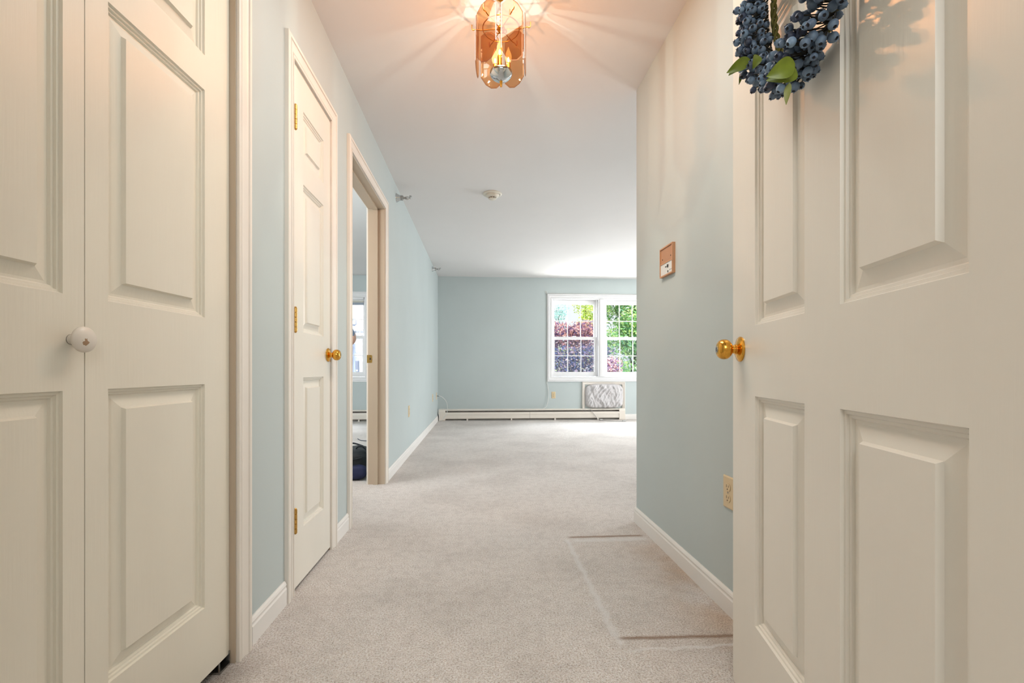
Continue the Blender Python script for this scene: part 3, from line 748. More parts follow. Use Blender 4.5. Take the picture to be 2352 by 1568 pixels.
# ------------------------------------------------------------------ sprinklers
def sprinkler(y, z, label):
    root = thing('sprinkler_head', (XL, y, z), label, 'sprinkler', 'sidewall sprinklers on the left wall')
    o = (XL, y, z); ax = (1, 0, 0)
    b = MB(); b.lathe([(0, .038), (.003, .038), (.012, .033), (.026, .025), (.034, .023), (.036, .021)], o, ax, n=32); b.build('escutcheon', M['chrome'], root, smooth=35)
    b = MB(); b.lathe([(.034, .021), (.056, .021), (.060, .018), (.060, .010)], o, ax, n=24); b.build('cup', M['steel'], root, smooth=35)
    b = MB(); b.lathe([(.058, .010), (.070, .010), (.070, .0075), (.076, .0075), (.076, .0095), (.080, .0095), (.081, .005), (.092, .005)], o, ax, n=12); b.build('nozzle', M['steel'], root, smooth=30)
    b = MB()
    for s_ in (-1, 1): b.tube([(XL + .076, y, z + s_ * .008), (XL + .090, y, z + s_ * .013), (XL + .106, y, z + s_ * .010), (XL + .116, y, z + s_ * .002)], .0024, 6, smooth=4)
    b.tube([(XL + .080, y, z), (XL + .116, y, z)], .0022, 6); b.build('frame_arm', M['steel'], root, smooth=40)
    b = MB(); b.box((XL + .115, y - .014, z - .004), (XL + .118, y + .014, z + .016)); b.box((XL + .112, y - .014, z + .015), (XL + .130, y + .014, z + .018)); b.build('deflector', M['steel'], root)
sprinkler(3.960, 2.335, 'chrome sidewall sprinkler near the open doorway, the closer of the two')
sprinkler(6.850, 2.360, 'chrome sidewall sprinkler near the far left corner, the smaller looking one')

# ------------------------------------------------------------------ pendant light
PX, PY = .086, 1.920
pend = thing('pendant_light', (PX, PY, 2.056), 'hanging light with six amber glass panels and candle bulbs by the ceiling', 'pendant light')
a0 = math.atan2(-PY, -PX)     # direction towards the viewer side of the hall
b = MB(); b.lathe([(0, .026), (.004, .026), (.010, .022), (.016, .012), (.020, .006)], (PX, PY, CH), (0, 0, -1), n=40); b.build('ceiling_canopy', M['brass'], pend, smooth=40)
b = MB()
for s_ in (0, PI): b.tube([(PX + .0035 * math.cos(k * .9 + s_), PY + .0035 * math.sin(k * .9 + s_), 2.415 - k * .0045) for k in range(25)], .0022, 6)
b.build('twisted_cord', M['gold'], pend, smooth=60)
b = MB(); b.lathe([(2.108, .004), (2.298, .004)], (PX, PY, 0), (0, 0, 1), n=12); b.build('centre_rod', M['gold'], pend, smooth=40)
b = MB(); b.lathe([(2.285, .003), (2.290, .012), (2.298, .017), (2.306, .017), (2.312, .011), (2.318, .004)], (PX, PY, 0), (0, 0, 1), n=24)
for s_ in (-1, 1):
    c = Vector((PX + s_ * .011 * math.sin(a0 + .0), PY - s_ * .011 * math.cos(a0), 2.292)); b.tube([c + Vector((.012 * math.cos(g), .012 * math.sin(g), 0)) for g in [2 * PI * k / 24 for k in range(24)]], .0022, 6, True)
b.build('hub', M['gold'], pend, smooth=50)
b = MB(); b.tube([(PX + .077 * math.cos(2 * PI * k / 48), PY + .077 * math.sin(2 * PI * k / 48), 2.302) for k in range(48)], .0021, 8, True); b.build('ring', M['gold'], pend, smooth=60)
PR, PW, PLH = .102, .050, .1245
pzc = 2.231
oct_ = [(PW, PLH - .034), (PW * .52, PLH - .008), (0, PLH), (-PW * .52, PLH - .008), (-PW, PLH - .034), (-PW, -PLH + .034), (-PW * .52, -PLH + .008), (0, -PLH), (PW * .52, -PLH + .008), (PW, -PLH + .034)]
for k in range(6):
    g = a0 + R(25 + 60 * k); rd = Vector((math.cos(g), math.sin(g), 0)); tg = Vector((-math.sin(g), math.cos(g), 0)); c = Vector((PX, PY, pzc)) + rd * PR
    b = MB(); n = len(oct_); f = .90; fz = .955
    rows = []
    for (sx, sz, dd) in ((f, fz, -.0022), (1, 1, -.0008), (1, 1, .0008), (f, fz, .0022)):
        rows.append([c + tg * (x * sx) + Vector((0, 0, z * sz)) + rd * dd for x, z in oct_])
    vs = [p for r_ in rows for p in r_]
    b.cur = 0; b.add(vs, [tuple(range(n))[::-1], tuple(range(3 * n, 4 * n))])
    b.cur = 2; b.add(vs, [(i * n + q, i * n + (q + 1) % n, (i + 1) * n + (q + 1) % n, (i + 1) * n + q) for i in (0, 2) for q in range(n)])
    b.cur = 1; b.add([p for r_ in rows[1:3] for p in r_], [(q, (q + 1) % n, n + (q + 1) % n, n + q) for q in range(n)])
    b.build('glass_panel', [M['amber'], M['amberedge'], M['amberbevel']], pend)
    b = MB(); P3 = lambda r_, z: (PX + r_ * math.cos(g), PY + r_ * math.sin(g), z)
    b.tube([P3(.012, 2.300), P3(.045, 2.301), P3(.085, 2.300), P3(.108, 2.305), P3(.119, 2.302), P3(.124, 2.309), P3(.124, 2.325)], .0021, 7, smooth=5); b.build('arm', M['gold'], pend, smooth=60)
b = MB(); b.lathe([(2.1165, .0), (2.1165, .046), (2.118, .048), (2.113, .0485), (2.106, .0465), (2.098, .041), (2.091, .032), (2.085, .020), (2.082, .010), (2.080, .006)], (PX, PY, 0), (0, 0, 1), n=40, capped=False); b.build('chrome_dish', M['chrome'], pend, smooth=50)
b = MB(); b.lathe([(2.082, .0055), (2.079, .007), (2.076, .005), (2.073, .0065), (2.069, .0045), (2.066, .006), (2.062, .0035), (2.058, .0045), (2.056, 0)], (PX, PY, 0), (0, 0, 1), n=20); b.build('finial', M['brass'], pend, smooth=50)
for k in range(3):
    ang = math.atan2(-.032, -.007) + 2 * PI * k / 3
    x, y = PX + .033 * math.cos(ang), PY + .033 * math.sin(ang)
    b = MB(); b.lathe([(2.114, .0115), (2.116, .0095), (2.160, .0095), (2.166, .0085)], (x, y, 0), (0, 0, 1), n=20); sk = b.build('candle_socket', M['brass'], pend, smooth=40)
    b = MB(); b.lathe([(2.164, .0065), (2.172, .010), (2.182, .0135), (2.192, .0145), (2.204, .0120), (2.216, .0075), (2.226, .0035), (2.234, .0008), (2.236, 0)], (x, y, 0), (0, 0, 1), n=20); bu = b.build('bulb', M['bulb'], sk, smooth=60)
    b = MB(); b.lathe([(2.170, .001), (2.172, .003), (2.180, .004), (2.188, .003), (2.192, .0005)], (x, y, 0), (0, 0, 1), n=10); b.build('filament', M['filament'], bu, smooth=60)
    L = bpy.data.lights.new('bulb_light', 'POINT'); L.energy = 9.5; L.color = (1, .70, .50); L.shadow_soft_size = .003
    L.use_nodes = True; lt = L.node_tree; fo = lt.nodes.new('ShaderNodeLightFalloff'); fo.inputs['Strength'].default_value = 1.0; fo.inputs['Smooth'].default_value = 0.35
    lt.links.new(fo.outputs['Quadratic'], lt.nodes['Emission'].inputs['Strength'])
    lo = bpy.data.objects.new('bulb_light', L); col.objects.link(lo); lo.location = (x, y, 2.204)

# ------------------------------------------------------------------ berry wreath on the entry door
WU, WZc, WRu, WRz, WO = -.466, 1.645, .185, .240, .048
def WT(u, z, o): return Vector(TE(u, o, z))
wr = thing('berry_wreath', WT(WU, WZc - WRz, .01), 'blueberry wreath with green leaves hanging on the front door', 'wreath')
nE = Vector(TE(0, 1, 0)) - Vector(TE(0, 0, 0)); dE = Vector(TE(1, 0, 0)) - Vector(TE(0, 0, 0))
# twisted vine ring
b = MB()
for s_ in (0, 2.1, 4.2):
    b.tube([WT(WU + (WRu - .018 + .004 * math.cos(k * .55 + s_)) * math.cos(2 * PI * k / 220), WZc + (WRz - .018 + .004 * math.cos(k * .55 + s_)) * math.sin(2 * PI * k / 220), .016 + .004 * math.sin(k * .55 + s_)) for k in range(220)], .003, 6, True)
b.build('twisted_vine', M['vine'], wr, smooth=60)
# berry prototype: round with a raised star crown around a dark hollow
def berry_mesh(r):
    b = MB(); b.cur = 0
    prof = [(-r, 0)] + [(-r * math.cos(g), r * math.sin(g)) for g in [R(x) for x in (18, 36, 54, 72, 90, 108, 126, 142, 153)]]
    prof += [(r * 1.00, r * .46), (r * 1.05, r * .42), (r * .93, r * .34)]
    b.lathe(prof, (0, 0, 0), (0, 0, 1), n=14, capped=False)
    b.cur = 1; b.lathe([(r * .935, r * .345), (r * .86, r * .2), (r * .84, 0)], (0, 0, 0), (0, 0, 1), n=14, capped=False)
    b.cur = 0
    for k in range(5):
        g = 2 * PI * k / 5; c, s_ = math.cos(g), math.sin(g); c1, s1 = math.cos(g + .42), math.sin(g + .42); c0, s0 = math.cos(g - .42), math.sin(g - .42)
        b.add([(r * .44 * c0, r * .44 * s0, r * 1.0), (r * .44 * c1, r * .44 * s1, r * 1.0), (r * .58 * c, r * .58 * s_, r * 1.2)], [(0, 1, 2)])
    return b
pb = berry_mesh(.0074).build('berry', [M['berry'], M['calyx']], wr, smooth=60, origin=(0, 0, 0), fixn=True)
rnd = random.Random(11)
cands = []
tries = 0
nlow = nup = 0
while (nlow < 340 or nup < 120) and tries < 90000:
    tries += 1
    th = rnd.choice([rnd.uniform(-.8, .22), rnd.uniform(-2.35, -1.2), rnd.uniform(-PI, PI)]); lo_ = -2.35 < th < .22
    if (nlow >= 340) if lo_ else (nup >= 120): continue
    lower = th < .15 or th > PI - .15
    tr = .037 if th < -1.5 else .029
    gap = (-1.25 < th < -.98)
    ph = rnd.uniform(0, 2 * PI); rr = tr * math.sqrt(rnd.uniform(.12, 1.1))
    if gap: rr *= .7
    ring = Vector((math.cos(th), math.sin(th)))
    u = WU + (WRu + .004) * math.cos(th) + rr * math.cos(ph) * math.cos(th)
    z = WZc + (WRz + .004) * math.sin(th) + rr * math.cos(ph) * math.sin(th)
    oo = WO + .004 + rr * math.sin(ph)
    if oo < .016: continue
    p = WT(u, z, oo)
    if any((p - q[0]).length < .0103 for q in cands): continue
    if lo_: nlow += 1
    else: nup += 1
    out = (nE * (math.sin(ph) + .35) + dE * (math.cos(ph) * math.cos(th)) + Vector((0, 0, math.cos(ph) * math.sin(th) - .25))).normalized()
    out = (out + Vector((rnd.uniform(-.5, .5), rnd.uniform(-.5, .5), rnd.uniform(-.5, .5))) + Vector((-.25, -.3, -.1))).normalized()
    cands.append((p, out, th, oo))
# 100 that show largest are separate berries, the rest are one part
def key(c):
    vis = c[0].z < .865 + (c[0].y * .9976 + c[0].x * .0687) * .83
    return (0 if vis else 1, -c[3])
cands.sort(key=key)
stem_b = MB(); rest = MB(); rest_proto = berry_mesh(.0074)
wl = wloc(wr)
for i, (p, out, th, oo) in enumerate(cands):
    q = out.to_track_quat('Z', 'Y'); sc = rnd.uniform(.82, 1.12)
    if i < 100:
        o = pb if i == 0 else pb.copy()
        if i: col.objects.link(o); o.parent = wr
        o.location = p - wl; o.rotation_mode = 'QUATERNION'; o.rotation_quaternion = q; o.scale = (sc, sc, sc * .95)
    else:
        mtx = Matrix.Translation(p) @ q.to_matrix().to_4x4() @ Matrix.Scale(sc, 4)
        base = len(rest.v); rest.v += [mtx @ v for v in rest_proto.v]; rest.f += [[k + base for k in f] for f in rest_proto.f]; rest.mi += rest_proto.mi
    cpt = WT(WU + (WRu - .006) * math.cos(th), WZc + (WRz - .006) * math.sin(th), .022)
    stem_b.tube([cpt, cpt.lerp(p, .5) + Vector((0, 0, -.004)), p - out * .005], .0011, 5)
ro = rest.build('berry_cluster', [M['berry'], M['calyx']], wr, smooth=60); ro['kind'] = 'stuff'
stem_b.build('berry_stem', M['stem'], wr, smooth=60)
def leaf(A, B, w, bend=.006, m='leaf', fold=.25, roll=0.0):
    A, B = Vector(A), Vector(B); d = B - A; ln = d.length; d.normalize()
    nn = Vector((-.35, -.9, -.45)); nn = (nn - d * nn.dot(d)).normalized(); nn = Matrix.Rotation(roll, 3, d) @ nn; sd_ = d.cross(nn)
    b = MB(); N = 14; vs = []; fs = []
    for i in range(N + 1):
        t_ = i / N; hw = w * (math.sin(PI * t_ ** .85)) ** .85 * .5 if 0 < t_ < 1 else .0004
        c = A + d * ln * t_ + nn * bend * math.sin(PI * t_)
        vs += [c - sd_ * hw + nn * hw * fold, c - sd_ * hw * .5 + nn * hw * fold * .3, c, c + sd_ * hw * .5 + nn * hw * fold * .3, c + sd_ * hw + nn * hw * fold]
    for i in range(N):
        for k in range(4): fs.append((i * 5 + k, i * 5 + k + 1, i * 5 + k + 6, i * 5 + k + 5))
    b.add(vs, fs); b.build('leaf', M[m], wr, smooth=70)
leaf((.499, .691, 1.351), (.454, .695, 1.331), .030)
leaf((.509, .713, 1.346), (.467, .716, 1.338), .024, roll=.35)
leaf((.510, .706, 1.355), (.495, .712, 1.333), .0185, roll=-.5)
leaf((.503, .710, 1.333), (.498, .711, 1.297), .0105, .004, 'leafback', roll=.4)
leaf((.554, .902, 1.504), (.506, .906, 1.476), .0235)
leaf((.558, .915, 1.510), (.518, .920, 1.480), .020, roll=.4)
leaf((.546, .867, 1.489), (.538, .867, 1.460), .019, roll=-.3)
leaf((.563, .949, 1.508), (.558, .949, 1.481), .0078)
# hanging hook out of sight behind the top of the wreath
b = MB(); b.tube([WT(WU, 1.885, .012), WT(WU, 1.90, .006), WT(WU, 2.04, .003), WT(WU, 2.049, -.01), WT(WU, 2.049, -.042)], .0025, 6, smooth=3); b.build('hanger_wire', M['stem'], wr, smooth=60)

# ------------------------------------------------------------------ backpack in the bedroom
bp = thing('backpack', (-1.07, 3.77, 0), 'dark navy backpack lying on the bedroom carpet just inside the doorway', 'backpack')
def blob(b, c, r, p=2.6, nz=.06, seed=0, nu=40, nv=24, flat=None):
    vs = []; fs = []
    for i in range(nv + 1):
        ph = -PI / 2 + PI * i / nv
        for j in range(nu):
            th = 2 * PI * j / nu
            d = Vector((math.cos(ph) * math.cos(th), math.cos(ph) * math.sin(th), math.sin(ph)))
            k = (abs(d.x) ** p + abs(d.y) ** p + abs(d.z) ** p) ** (-1 / p)
            q = d * k; q *= 1 + nz * noise.noise(q * 2.3 + Vector((seed, 0, 0))) + nz * .5 * noise.noise(q * 6 + Vector((seed, 3, 0)))
            v = Vector((c[0] + q.x * r[0], c[1] + q.y * r[1], c[2] + q.z * r[2]))
            if flat is not None: v.z = max(v.z, flat)
            vs.append(v)
    for i in range(nv):
        for j in range(nu): fs.append((i * nu + j, i * nu + (j + 1) % nu, (i + 1) * nu + (j + 1) % nu, (i + 1) * nu + j))
    b.add(vs, fs)
b = MB(); blob(b, (-1.08, 3.80, .115), (.195, .19, .115), 3.2, .07, 1, flat=.002); b.build('main_compartment', M['bagdark'], bp, smooth=180)
b = MB(); blob(b, (-.985, 3.63, .065), (.098, .05, .058), 2.6, .05, 4, flat=.003); pk = b.build('front_pocket', M['bagnavy'], bp, smooth=180)
b = MB(); b.tube([(-.985 + .092 * math.cos(g), 3.600 + .012 * abs(math.cos(g)), .068 + .050 * math.sin(g)) for g in [PI * k / 20 for k in range(21)]], .003, 6); b.build('zipper', M['bagdark'], pk, smooth=60)
b = MB(); b.tube([(-1.24, 3.63, .12), (-1.14, 3.60, .150), (-1.02, 3.605, .158), (-.93, 3.64, .172)], .006, 8, smooth=6); b.tube([(-1.25, 3.66, .17), (-1.12, 3.635, .192), (-.98, 3.66, .205), (-.90, 3.72, .20)], .004, 8, smooth=6); b.build('piping', M['bagdark'], bp, smooth=60)
b = MB(); b.tube([(-1.00, 3.74, .222), (-.985, 3.73, .243), (-.95, 3.735, .245), (-.925, 3.75, .215)], .006, 8, smooth=5); b.tube([(-1.20, 3.95, .20), (-1.1, 3.97, .235), (-1.0, 3.96, .21)], .007, 8, smooth=5); b.build('carry_strap', M['bagdark'], bp, smooth=60)

# ------------------------------------------------------------------ person standing in the bedroom (only an elbow shows past the jamb)
def skin_mesh(verts, edges, radii, sub=2):
    me = bpy.data.meshes.new('tmp_skin'); me.from_pydata(verts, edges, []); o = bpy.data.objects.new('tmp_skin', me); col.objects.link(o)
    sm = o.modifiers.new('s', 'SKIN'); ss = o.modifiers.new('u', 'SUBSURF'); ss.levels = sub; ss.render_levels = sub
    sv = me.skin_vertices[0].data
    for i, r_ in enumerate(radii):
        sv[i].radius = r_ if isinstance(r_, tuple) else (r_, r_); sv[i].use_root = (i == 0)
    sm.use_smooth_shade = True
    dg = bpy.context.evaluated_depsgraph_get(); out = bpy.data.meshes.new_from_object(o.evaluated_get(dg))
    bpy.data.objects.remove(o); return out
PC = Vector((-1.50, 4.24, 0))
V = []; E_ = []; RD = []
def jv(x, y, z, r_, par=None):
    V.append((x, y, z)); RD.append(r_); i = len(V) - 1
    if par is not None: E_.append((par, i))
    return i
pel = jv(0, 0, .97, (.15, .11)); wa = jv(0, .0, 1.10, (.135, .10), pel); ch = jv(0, .0, 1.28, (.16, .11), wa); sh = jv(0, .0, 1.43, (.12, .08), ch); nk = jv(0, .0, 1.52, .052, sh); nk2 = jv(0, -.01, 1.58, .05, nk)
hd = jv(0, -.015, 1.68, (.078, .095), nk2); tp = jv(0, -.01, 1.765, (.06, .075), hd)
ls = jv(.17, 0, 1.42, .06, sh); lel = jv(.352, -.04, 1.135, .046, ls); lf = jv(.26, -.10, 1.055, .037, lel); lw = jv(.165, -.15, .99, .027, lf); lh = jv(.125, -.165, .965, (.036, .02), lw)
rs = jv(-.17, 0, 1.42, .06, sh); rel = jv(-.235, .02, 1.13, .045, rs); rf = jv(-.25, -.03, .98, .038, rel); rw = jv(-.25, -.06, .87, .028, rf); rh = jv(-.245, -.07, .80, (.036, .02), rw)
for hx, root_, bx, by, bz, dirn in ((1, lh, .125, -.165, .965, Vector((-.6, -.1, -.75))), (-1, rh, -.245, -.07, .80, Vector((0, -.15, -1)))):
    dirn.normalize(); side = dirn.cross(Vector((1, 0, 0) if hx < 0 else (0, 1, 0))).normalized()
    for f_, ln in zip((-1.5, -.5, .5, 1.5), (.065, .075, .08, .068)):
        a_ = Vector((bx, by, bz)) + side * f_ * .019 + dirn * .03; i1 = jv(*a_, .0095, root_); i2 = jv(*(a_ + dirn * ln * .5 + Vector((0, -.004, 0))), .0085, i1); jv(*(a_ + dirn * ln + Vector((-.006 * hx, -.014, 0))), .0075, i2)
    a_ = Vector((bx, by, bz)) - side * .036 + dirn * .004; i1 = jv(*a_, .011, root_); jv(*(a_ - side * .012 + dirn * .032), .009, i1)
for s_ in (-1, 1):
    hp = jv(s_ * .095, 0, .90, .095, pel); kn_ = jv(s_ * .10, -.02, .50, .062, hp); an = jv(s_ * .10, .01, .09, .043, kn_); jv(s_ * .105, -.07, .035, (.045, .03), an); jv(s_ * .11, -.15, .03, (.04, .022), len(V) - 1)
me = skin_mesh(V, E_, RD, 2)
per = bpy.data.objects.new('person', None); col.objects.link(per); per.location = PC
tag(per, 'person in a grey shirt with bare bent elbow standing in the bedroom behind the jamb', 'person')
me.materials.clear()
for k in ('skin', 'shirt', 'pants', 'shoe'): me.materials.append(M[k])
for pg in me.polygons:
    c = pg.center; k = 0
    arm = abs(c.x) > .19 or (abs(c.x) > .11 and c.y < -.09)
    if c.z < .06: k = 3
    elif c.z < 1.0 and not arm: k = 2
    elif c.z < 1.50 and (not arm or c.z > 1.172): k = 1
    pg.material_index = k
body = bpy.data.objects.new('body', me); col.objects.link(body); body.parent = per
b = MB(); blob(b, (0, .012, 1.735), (.090, .103, .082), 2.2, .05, 2)
b.v = [v + PC for v in b.v]; b.build('hair', M['hair'], per, smooth=180)
b = MB()
for s_ in (-1, 1): blob(b, (s_ * .031, -.100, 1.688), (.013, .008, .008), 2, 0, 0, 16, 10)
b.v = [v + PC for v in b.v]; b.build('eye', M['ink'], per, smooth=180)
b = MB(); blob(b, (0, -.118, 1.662), (.014, .018, .024), 2, 0, 0, 16, 10); blob(b, (0, -.098, 1.628), (.024, .010, .007), 2, 0, 0, 16, 10)
for s_ in (-1, 1): blob(b, (s_ * .086, -.005, 1.675), (.010, .018, .030), 2, 0, 0, 16, 10)
b.v = [v + PC for v in b.v]; b.build('face_features', M['skin'], per, smooth=180)

# ------------------------------------------------------------------ outdoors
b = MB(); b.box((-30, YB + .17, -.75), (30, 45, -.6)); S(b.build('ground', M['grass']), 'bright ground outside the windows', 'ground')
def foliage(b, clumps, n, size, rnd_):
    for _ in range(n):
        c, r_ = rnd_.choice(clumps)
        d = Vector((rnd_.gauss(0, 1), rnd_.gauss(0, 1), rnd_.gauss(0, 1))); d.normalize(); d *= rnd_.uniform(.35, 1.0) ** .6
        p = Vector(c) + Vector((d.x * r_[0], d.y * r_[1], d.z * r_[2]))
        a = Vector((rnd_.gauss(0, 1), rnd_.gauss(0, 1), rnd_.gauss(0, 1))).normalized(); u = a.orthogonal().normalized(); s_ = size * rnd_.uniform(.6, 1.3)
        b.add([p - a * s_, p + u * s_ * .5, p + a * s_, p - u * s_ * .5], [(0, 1, 2, 3)])
def tree(label, base, clumps, n, size, m, seed, group=None, cat='tree', name='tree'):
    rnd_ = random.Random(seed)
    root = thing(name, base, label, cat, group)
    b = MB(); foliage(b, clumps, n, size, rnd_); b.build('foliage', m, root, fixn=False)
    b = MB(); base = Vector(base); top = sum((Vector(c) for c, _ in clumps), Vector()) / len(clumps)
    b.tube([base, base.lerp(top, .4) + Vector((.04, 0, 0)), base.lerp(top, .75), top], [.09, .07, .05, .03], 8)
    for c, _ in clumps[:6]: b.tube([base.lerp(top, .5), (base.lerp(top, .7) + Vector(c)) / 2, Vector(c)], [.035, .025, .012], 6)
    b.build('trunk', M['bark'], root, smooth=60)
LR = leaf_mat('plum_leaves', [rgb(88, 82, 124), rgb(126, 102, 138), rgb(184, 134, 144), rgb(228, 174, 160), rgb(248, 222, 222)])
LG = leaf_mat('maple_leaves', [rgb(104, 160, 136), rgb(140, 196, 132), rgb(178, 224, 146), rgb(226, 244, 156), rgb(230, 248, 234)])
LY = leaf_mat('yellow_green_leaves', [rgb(150, 190, 90), rgb(214, 232, 104), rgb(242, 246, 160)])
LC = leaf_mat('pale_leaves', [rgb(150, 205, 205), rgb(190, 228, 222), rgb(220, 244, 236)])
LB = leaf_mat('bush_leaves', [rgb(150, 190, 90), rgb(205, 228, 130), rgb(230, 244, 180)])
LD = leaf_mat('hedge_leaves', [rgb(66, 76, 120), rgb(90, 100, 138), rgb(116, 114, 146), rgb(206, 176, 190), rgb(150, 172, 122)])
rr = random.Random(3)
tree('red leaved plum shrub outside, behind the left living room sash', (2.7, 13.4, -.6), [((1.5 + rr.uniform(0, 2.0), 13.4 + rr.uniform(-.4, .4), rr.uniform(1.2, 2.10)), (.42, .35, .30)) for _ in range(24)], 8000, .05, LR, 1)
tree('dark bluish hedge outside below the red plum shrub', (2.4, 11.6, -.6), [((1.1 + rr.uniform(0, 2.0), 11.55 + rr.uniform(-.2, .2), rr.uniform(.45, 1.30)), (.42, .30, .24)) for _ in range(22)], 7000, .045, LD, 5, cat='hedge', name='hedge')
tree('dense green maple outside, behind the right living room sash', (5.0, 16.0, -.6), [((4.60 + rr.uniform(0, 3.0), 16.0 + rr.uniform(-.6, .6), rr.uniform(.2, 4.4)), (.60, .5, .55)) for _ in range(60)], 32000, .062, LG, 2)
tree('yellow green tree outside at the right of the left sash', (4.3, 21.0, -.6), [((4.55 + rr.uniform(0, 1.1), 21 + rr.uniform(-.4, .4), rr.uniform(2.6, 4.2)), (.42, .4, .45)) for _ in range(12)], 2200, .06, LY, 4)
tree('pale distant tree outside at the left edge of the left sash', (3.9, 26.0, -.6), [((3.75 + rr.uniform(0, 1.1), 26 + rr.uniform(-.4, .4), rr.uniform(2.6, 4.25)), (.5, .4, .42)) for _ in range(10)], 1000, .08, LC, 6)
tree('small pinkish plum shrub outside, low in the right sash', (3.0, 10.3, -.6), [((2.80 + rr.uniform(0, .40), 10.3 + rr.uniform(-.12, .12), rr.uniform(.45, 1.0)), (.20, .18, .2)) for _ in range(8)], 2200, .032, LR, 8, cat='shrub', name='shrub')
tree('light green bush outside at the foot of the bedroom window view', (-3.35, 13.0, -.6), [((-3.9 + rr.uniform(0, .9), 13 + rr.uniform(-.2, .2), rr.uniform(-.3, .72)), (.3, .25, .22)) for _ in range(10)], 4000, .035, LB, 9, cat='bush', name='bush')
# neighbouring house seen through the bedroom window
hs = thing('house', (-6.0, 18.0, -.6), 'pale sided house with gabled roof across the way, outside the bedroom window', 'house')
b = MB(); b.box((-11.5, 18.0, -.6), (-4.0, 24, 2.45)); b.build('wall', M['siding'], hs)
b = MB(); b.prism([(17.6, 2.40), (21.0, 4.6), (24.4, 2.40)], lambda y, z, x: (x, y, z), -11.8, -3.75); b.build('roof', M['roof'], hs)
for x in (-5.05, -6.6, -8.2):
    b = MB(); b.box((x - .06, 17.95, .25), (x + .42, 18.0, 1.42)); fr = b.build('window_frame', M['white'], hs)
    b = MB(); b.box((x, 17.94, .32), (x + .36, 17.955, .80)); b.box((x, 17.94, .86), (x + .36, 17.955, 1.36)); b.build('pane', M['lampmetal'], fr)
def lantern(c, k, label, group=None):
    root = thing('street_lamp', (c[0], c[1], -.6), label, 'lamp post', group)
    x, y, z = c
    b = MB(); b.lathe([(-.6, .09 * k), (-.4, .05 * k), (z - .30 * k, .035 * k), (z - .27 * k, .06 * k), (z - .25 * k, .06 * k)], (x, y, 0), (0, 0, 1), n=16); b.build('post', M['lampmetal'], root, smooth=40)
    b = MB(); w0, w1, h0, h1 = .11 * k, .19 * k, z - .24 * k, z + .06 * k
    cs = [((sx * w0, sy * w0, h0), (sx * w1, sy * w1, h1)) for sx, sy in ((-1, -1), (1, -1), (1, 1), (-1, 1))]
    for p0, p1 in cs: b.tube([(x + p0[0], y + p0[1], p0[2]), (x + p1[0], y + p1[1], p1[2])], .013 * k, 6)
    for h, w in ((h0, w0), (h1, w1)):
        b.tube([(x + sx * w, y + sy * w, h) for sx, sy in ((-1, -1), (1, -1), (1, 1), (-1, 1), (-1, -1))], .013 * k, 6)
    b.build('lantern_frame', M['lampmetal'], root)
    b = MB(); b.add([(x - w1 * 1.15, y - w1 * 1.15, h1), (x + w1 * 1.15, y - w1 * 1.15, h1), (x + w1 * 1.15, y + w1 * 1.15, h1), (x - w1 * 1.15, y + w1 * 1.15, h1), (x - .08 * k, y - .08 * k, h1 + .13 * k), (x + .08 * k, y - .08 * k, h1 + .13 * k), (x + .08 * k, y + .08 * k, h1 + .13 * k), (x - .08 * k, y + .08 * k, h1 + .13 * k)], [(0, 1, 5, 4), (1, 2, 6, 5), (2, 3, 7, 6), (3, 0, 4, 7), (4, 5, 6, 7), (3, 2, 1, 0)])
    b.box((x - .05 * k, y - .05 * k, h1 + .16 * k), (x + .05 * k, y + .05 * k, h1 + .27 * k)); b.lathe([(h1 + .13 * k, .03 * k), (h1 + .30 * k, .03 * k), (h1 + .36 * k, .012 * k), (h1 + .38 * k, 0)], (x, y, 0), (0, 0, 1), n=12); b.build('lantern_roof', M['lampmetal'], root)
lantern((-2.99, 11.0, 1.70), 1.0, 'larger grey lantern post outside the bedroom window, in the upper sash')
lantern((-3.93, 15.0, 1.36), .62, 'smaller grey lantern post outside, in the lower bedroom sash')

# ------------------------------------------------------------------ light
def area(name, loc, target, sx, sy, power, color=(1, 1, 1)):
    L = bpy.data.lights.new(name, 'AREA'); L.shape = 'RECTANGLE'; L.size = sx; L.size_y = sy; L.energy = power; L.color = color
    o = bpy.data.objects.new(name, L); col.objects.link(o); o.location = loc
    d = Vector(target) - Vector(loc); o.rotation_euler = d.to_track_quat('-Z', 'Y').to_euler(); return o
w = bpy.data.worlds.new('sky'); scene.world = w; w.use_nodes = True
bg = w.node_tree.nodes['Background']; bg.inputs[0].default_value = (.93, .97, 1.0, 1); bg.inputs[1].default_value = 1.05
sun = bpy.data.lights.new('sun', 'SUN'); sun.energy = 5.5; sun.angle = R(1.0); sun.color = (1, .97, .92)
so = bpy.data.objects.new('sun', sun); col.objects.link(so); so.rotation_euler = Vector((-.35, .75, -.9)).to_track_quat('-Z', 'Y').to_euler()
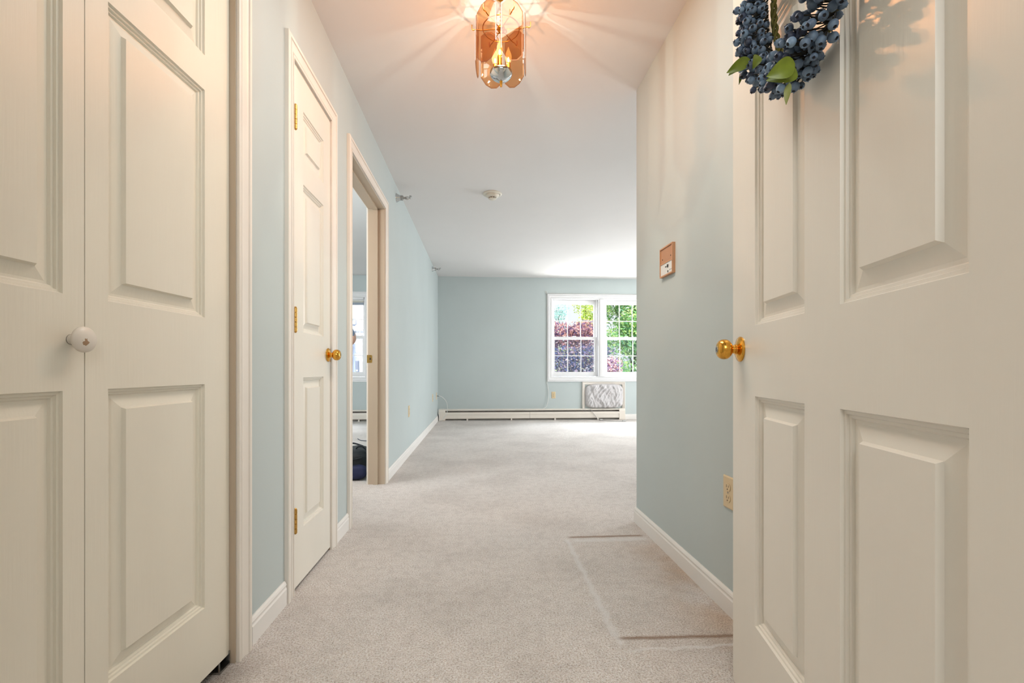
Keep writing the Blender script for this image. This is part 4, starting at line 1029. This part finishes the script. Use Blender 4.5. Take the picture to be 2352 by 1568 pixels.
# daylight lamps at the visible windows: sky above and sunlit ground below, outside the glass
area('window_sky_light', (2.1, 9.6, 3.3), (1.6, 5.5, .2), 3.5, 1.6, 850, (.93, .97, 1.0))
area('window_ground_light', (2.1, 9.2, -.1), (1.6, 6.5, 2.2), 3.2, 1.6, 330, (1.0, .98, .95))
area('bedroom_sky_light', (-2.4, 9.4, 3.2), (-2.2, 5.5, .2), 1.8, 1.4, 560, (.93, .97, 1.0))
area('side_fill_light', (5.6, 5.5, 1.3), (0, 5.3, 1.1), 2.5, 1.8, 155, (.96, .98, 1.0))  # unseen fill lamp added at the right, no window modelled there
area('bedroom_fill_light', (-2.7, 2.58, 1.7), (-2.2, 7.5, 2.0), 1.6, 1.2, 85, (.95, .98, 1.0))  # unseen fill lamp added inside the bedroom to lift its far wall
area('corridor_fill_light', (.1, -1.3, 2.1), (0, 2.2, .9), 1.4, 1.0, 36, (.98, 1.0, 1.0))  # unseen fill lamp added behind the viewer to brighten the hall
area('entry_fill_light', (.08, 1.48, 2.425), (.08, 1.48, 0), .5, .6, 10, (.97, 1.0, .98))  # fill lamp added above the view to brighten the doors, no fixture there

# ------------------------------------------------------------------ camera
cam = bpy.data.cameras.new('camera'); co = bpy.data.objects.new('camera', cam); col.objects.link(co)
cam.sensor_width = 36.0; cam.lens = 36.0 * 1045 / 2352; cam.shift_x = 0.0; cam.shift_y = 64 / 2352
cam.clip_start = .02; cam.clip_end = 200
co.location = (0, 0, .865); co.rotation_euler = (R(90), 0, -math.atan(72 / 1045))
scene.camera = co
scene.view_settings.view_transform = 'Standard'
scene.view_settings.look = 'None'
scene.view_settings.exposure = 0.0
try:
    scene.cycles.adaptive_threshold = 0.06; scene.cycles.max_bounces = 6; scene.cycles.time_limit = 1200; scene.cycles.diffuse_bounces = 3; scene.cycles.glossy_bounces = 3; scene.cycles.transparent_max_bounces = 12
    scene.cycles.caustics_reflective = False; scene.cycles.caustics_refractive = False
    scene.cycles.use_denoising = True; scene.cycles.sample_clamp_indirect = 6.0
except Exception: pass
